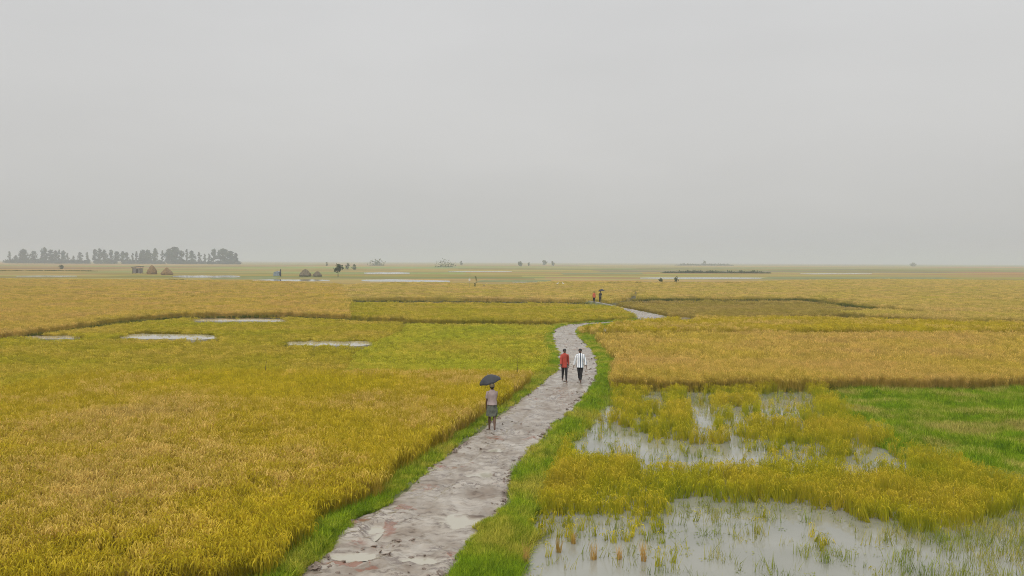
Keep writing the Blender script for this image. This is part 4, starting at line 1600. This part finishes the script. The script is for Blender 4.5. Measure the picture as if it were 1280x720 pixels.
def shrub(px, dist, w, h, lab, seed, n=200, leaf=.3, grp=None, depth=None):
    rl = random.Random(seed)
    mb, cl = crown_mesh(h, w, h * .04, n, leaf, rl, 9)
    root = empty('shrub', PD(px, dist, float(ground_z(np.array(dist)))))
    mb.build('foliage', LEAFS, root, False)
    for c, s in cl[:3]:
        tb = MB()
        tb.tube([(0, 0, 0), tuple(c * .5), tuple(c)], [.06, .04, .015], 5)
        tb.build('stem', BARK, root)
    tag(root, lab, 'shrub', grp)


lone_tree(422.5, 300, 3.9, 3.9, 2.1, 'lone small tree with a visible trunk right of the grey haystacks', 11)
shrub(434.5, 560, 4.4, 4.2, 'round dark shrub just right of the lone small tree', 12)
shrub(443, 540, 3.6, 3.4, 'second dark shrub right of the lone small tree', 13)
shrub(408.5, 900, 3.4, 4.2, 'tiny hazy shrub high above the grey haystacks', 14)
shrub(825.5, 240, 1.5, 1.0, 'small round shrub on the far bund, left of its darker twin', 15, 120, .16)
shrub(845.5, 240, 1.4, 1.4, 'darker upright shrub on the far bund in front of the hedge', 16, 140, .16)
shrub(594.5, 187, .8, 3.1, 'thin upright plant rising between the two small straw heaps', 17, 70, .12)
shrub(77, 520, 3.2, 2.2, 'small dark shrub on the bund below the left half of the tree row', 18)
shrub(650, 1100, 9, 5.0, 'hazy shrub on the horizon left of the path bend', 19, 200, .8)
shrub(661, 1150, 4, 4.5, 'small hazy shrub on the horizon, with pale ground between it and a wider one', 20, 120, .6)
shrub(680, 1400, 9, 8, 'faint domed shrub on the horizon above the path bend', 21, 200, .9)
shrub(690.5, 1250, 6, 6, 'dark little shrub on the horizon right of the faint domed one', 22, 160, .7)
shrub(576.5, 1250, 5, 6, 'small hazy shrub on the horizon above the thin pole', 23, 160, .7)
shrub(470, 1050, 26, 3.5, 'long low hazy shrub line behind the lone small tree', 24, 320, .8)
shrub(558, 800, 26, 2.6, 'long low shrub line behind the water strip at centre', 25, 320, .6)
shrub(880.5, 1500, 5, 9, 'tiny upright shrub on the horizon above the long hedge', 26, 140, .8)
shrub(1140, 1500, 14, 5, 'faint lone shrub on the horizon at right', 27, 180, .9)

# hedge rows: long, uneven, each one thing
def hedge(px0, px1, dist, h, lab, seed, leaf=.4):
    rl = random.Random(seed)
    x0, x1 = (px0 - 640) / F_PX * dist, (px1 - 640) / F_PX * dist
    mb = MB()
    stems = []
    n = int((x1 - x0) / (h * .55))
    for i in range(n):
        cx_ = x0 + (x1 - x0) * (i + rl.random()) / n
        hh_ = h * rl.uniform(.3, 1.1) * min(1, .35 + 5 * min(i + .5, n - i - .5) / n)
        for q in range(38):
            d_ = Vector((rl.gauss(0, .4) * h, rl.gauss(0, .3) * h, abs(rl.gauss(.45, .25)) * hh_))
            a = Vector((rl.gauss(0, 1), rl.gauss(0, 1), rl.gauss(0, 1))).normalized()
            b_ = a.orthogonal().normalized()
            k = leaf * rl.uniform(.5, 1.1)
            mb.quad(Vector((cx_ - (x0 + x1) / 2, 0, 0)) + d_, a * k, b_ * k * .6)
        if i % 3 == 0: stems.append(((cx_ - (x0 + x1) / 2, 0, 0), (cx_ - (x0 + x1) / 2 + .1, .05, hh_ * .6)))
    root = empty('hedge', Vector(((x0 + x1) / 2, dist, .35)))
    mb.build('foliage', LEAFH, root, False)
    for a, b_ in stems:
        tb = MB()
        tb.tube([a, b_], [.06, .02], 5)
        tb.build('stem', BARK, root)
    tag(root, lab, 'hedge')


hedge(829, 962, 440, 1.5, 'long low green hedge at right of centre beyond the pale fields', 31)
hedge(845, 915, 1500, 4.0, 'faint hazy hedge just above the long low hedge', 32, .9)

# green strips far away
GSTR = simple('green_crop', (0.15, 0.165, 0.055), .95, .3, .3)
def green_plot(px, lab):
    pts = [P(a, b, .36) for a, b in px]
    v = [(p.x, p.y, float(ground_z(np.array(p.y))) + .06) for p in pts]
    f = [tuple(range(len(pts)))]
    o = link('green_plot', mesh_from('green_plot', v, f), None, GSTR)
    tag(o, lab, 'crop plot', kind='structure')


green_plot([(600, 350.5), (690, 350), (686, 352.6), (596, 352.4)], 'bluish green crop plot at centre distance')
green_plot([(960, 346.5), (1180, 346.8), (1190, 349), (950, 348.5)], 'long green crop strip on the right of the far plain')
green_plot([(700, 341), (800, 340.8), (806, 343), (704, 343.2)], 'green crop strip left of the long hedge')
green_plot([(268, 347.5), (350, 346.5), (345, 349), (262, 348.8)], 'green crop strip right of the brown haystacks')

# two white egrets
WHITEB = simple('white_feathers', (.80, .80, .77), .7, .05)
DARKL = simple('dark_leg', (.03, .03, .03), .6, .1)
BILL = simple('yellow_bill', (.5, .33, .05), .5, .1)
for px_, lab, rz_ in ((697, 'small white egret in the far field, left of another', .4), (704, 'white egret on the right of the pair in the far field', 2.6)):
    r_ = empty('egret', PD(px_, 203, .30), rz_)
    tag(r_, lab, 'egret', 'egrets in the far field')
    b = MB()
    b.tube([(-.30, 0, .40), (-.2, 0, .45), (0, 0, .50), (.14, 0, .52), (.20, 0, .60), (.17, 0, .70), (.20, 0, .80), (.26, 0, .83)], [.01, .07, .11, .085, .04, .03, .03, .035], 10)
    b.build('body', WHITEB, r_)
    b = MB(); b.tube([(.28, 0, .83), (.38, 0, .81)], [.015, .003], 6); b.build('bill', BILL, r_)
    for s_ in (-.04, .04):
        b = MB(); b.tube([(0, s_, .42), (.02, s_, .2), (0, s_, 0), (.07, s_, 0)], [.012, .009, .008, .005], 5); b.build('leg', DARKL, r_)

# ------------------------------------------------------------------ haze
b = MB()
b.box((0, 7700, 18.35), (34000, 17400, 39.3))
hz = b.build('haze', None, None, False)
t = NT('haze_air')
pv = t.n('ShaderNodeVolumePrincipled')
pv.inputs['Color'].default_value = (0.685, 0.725, 0.775, 1)
pv.inputs['Density'].default_value = 0.00055
pv.inputs['Anisotropy'].default_value = 0.0
t.l(pv.outputs[0], t.out.inputs['Volume'])
hz.data.materials.append(t.m)
tag(hz, 'pale rain haze lying over the fields', 'haze', kind='stuff')
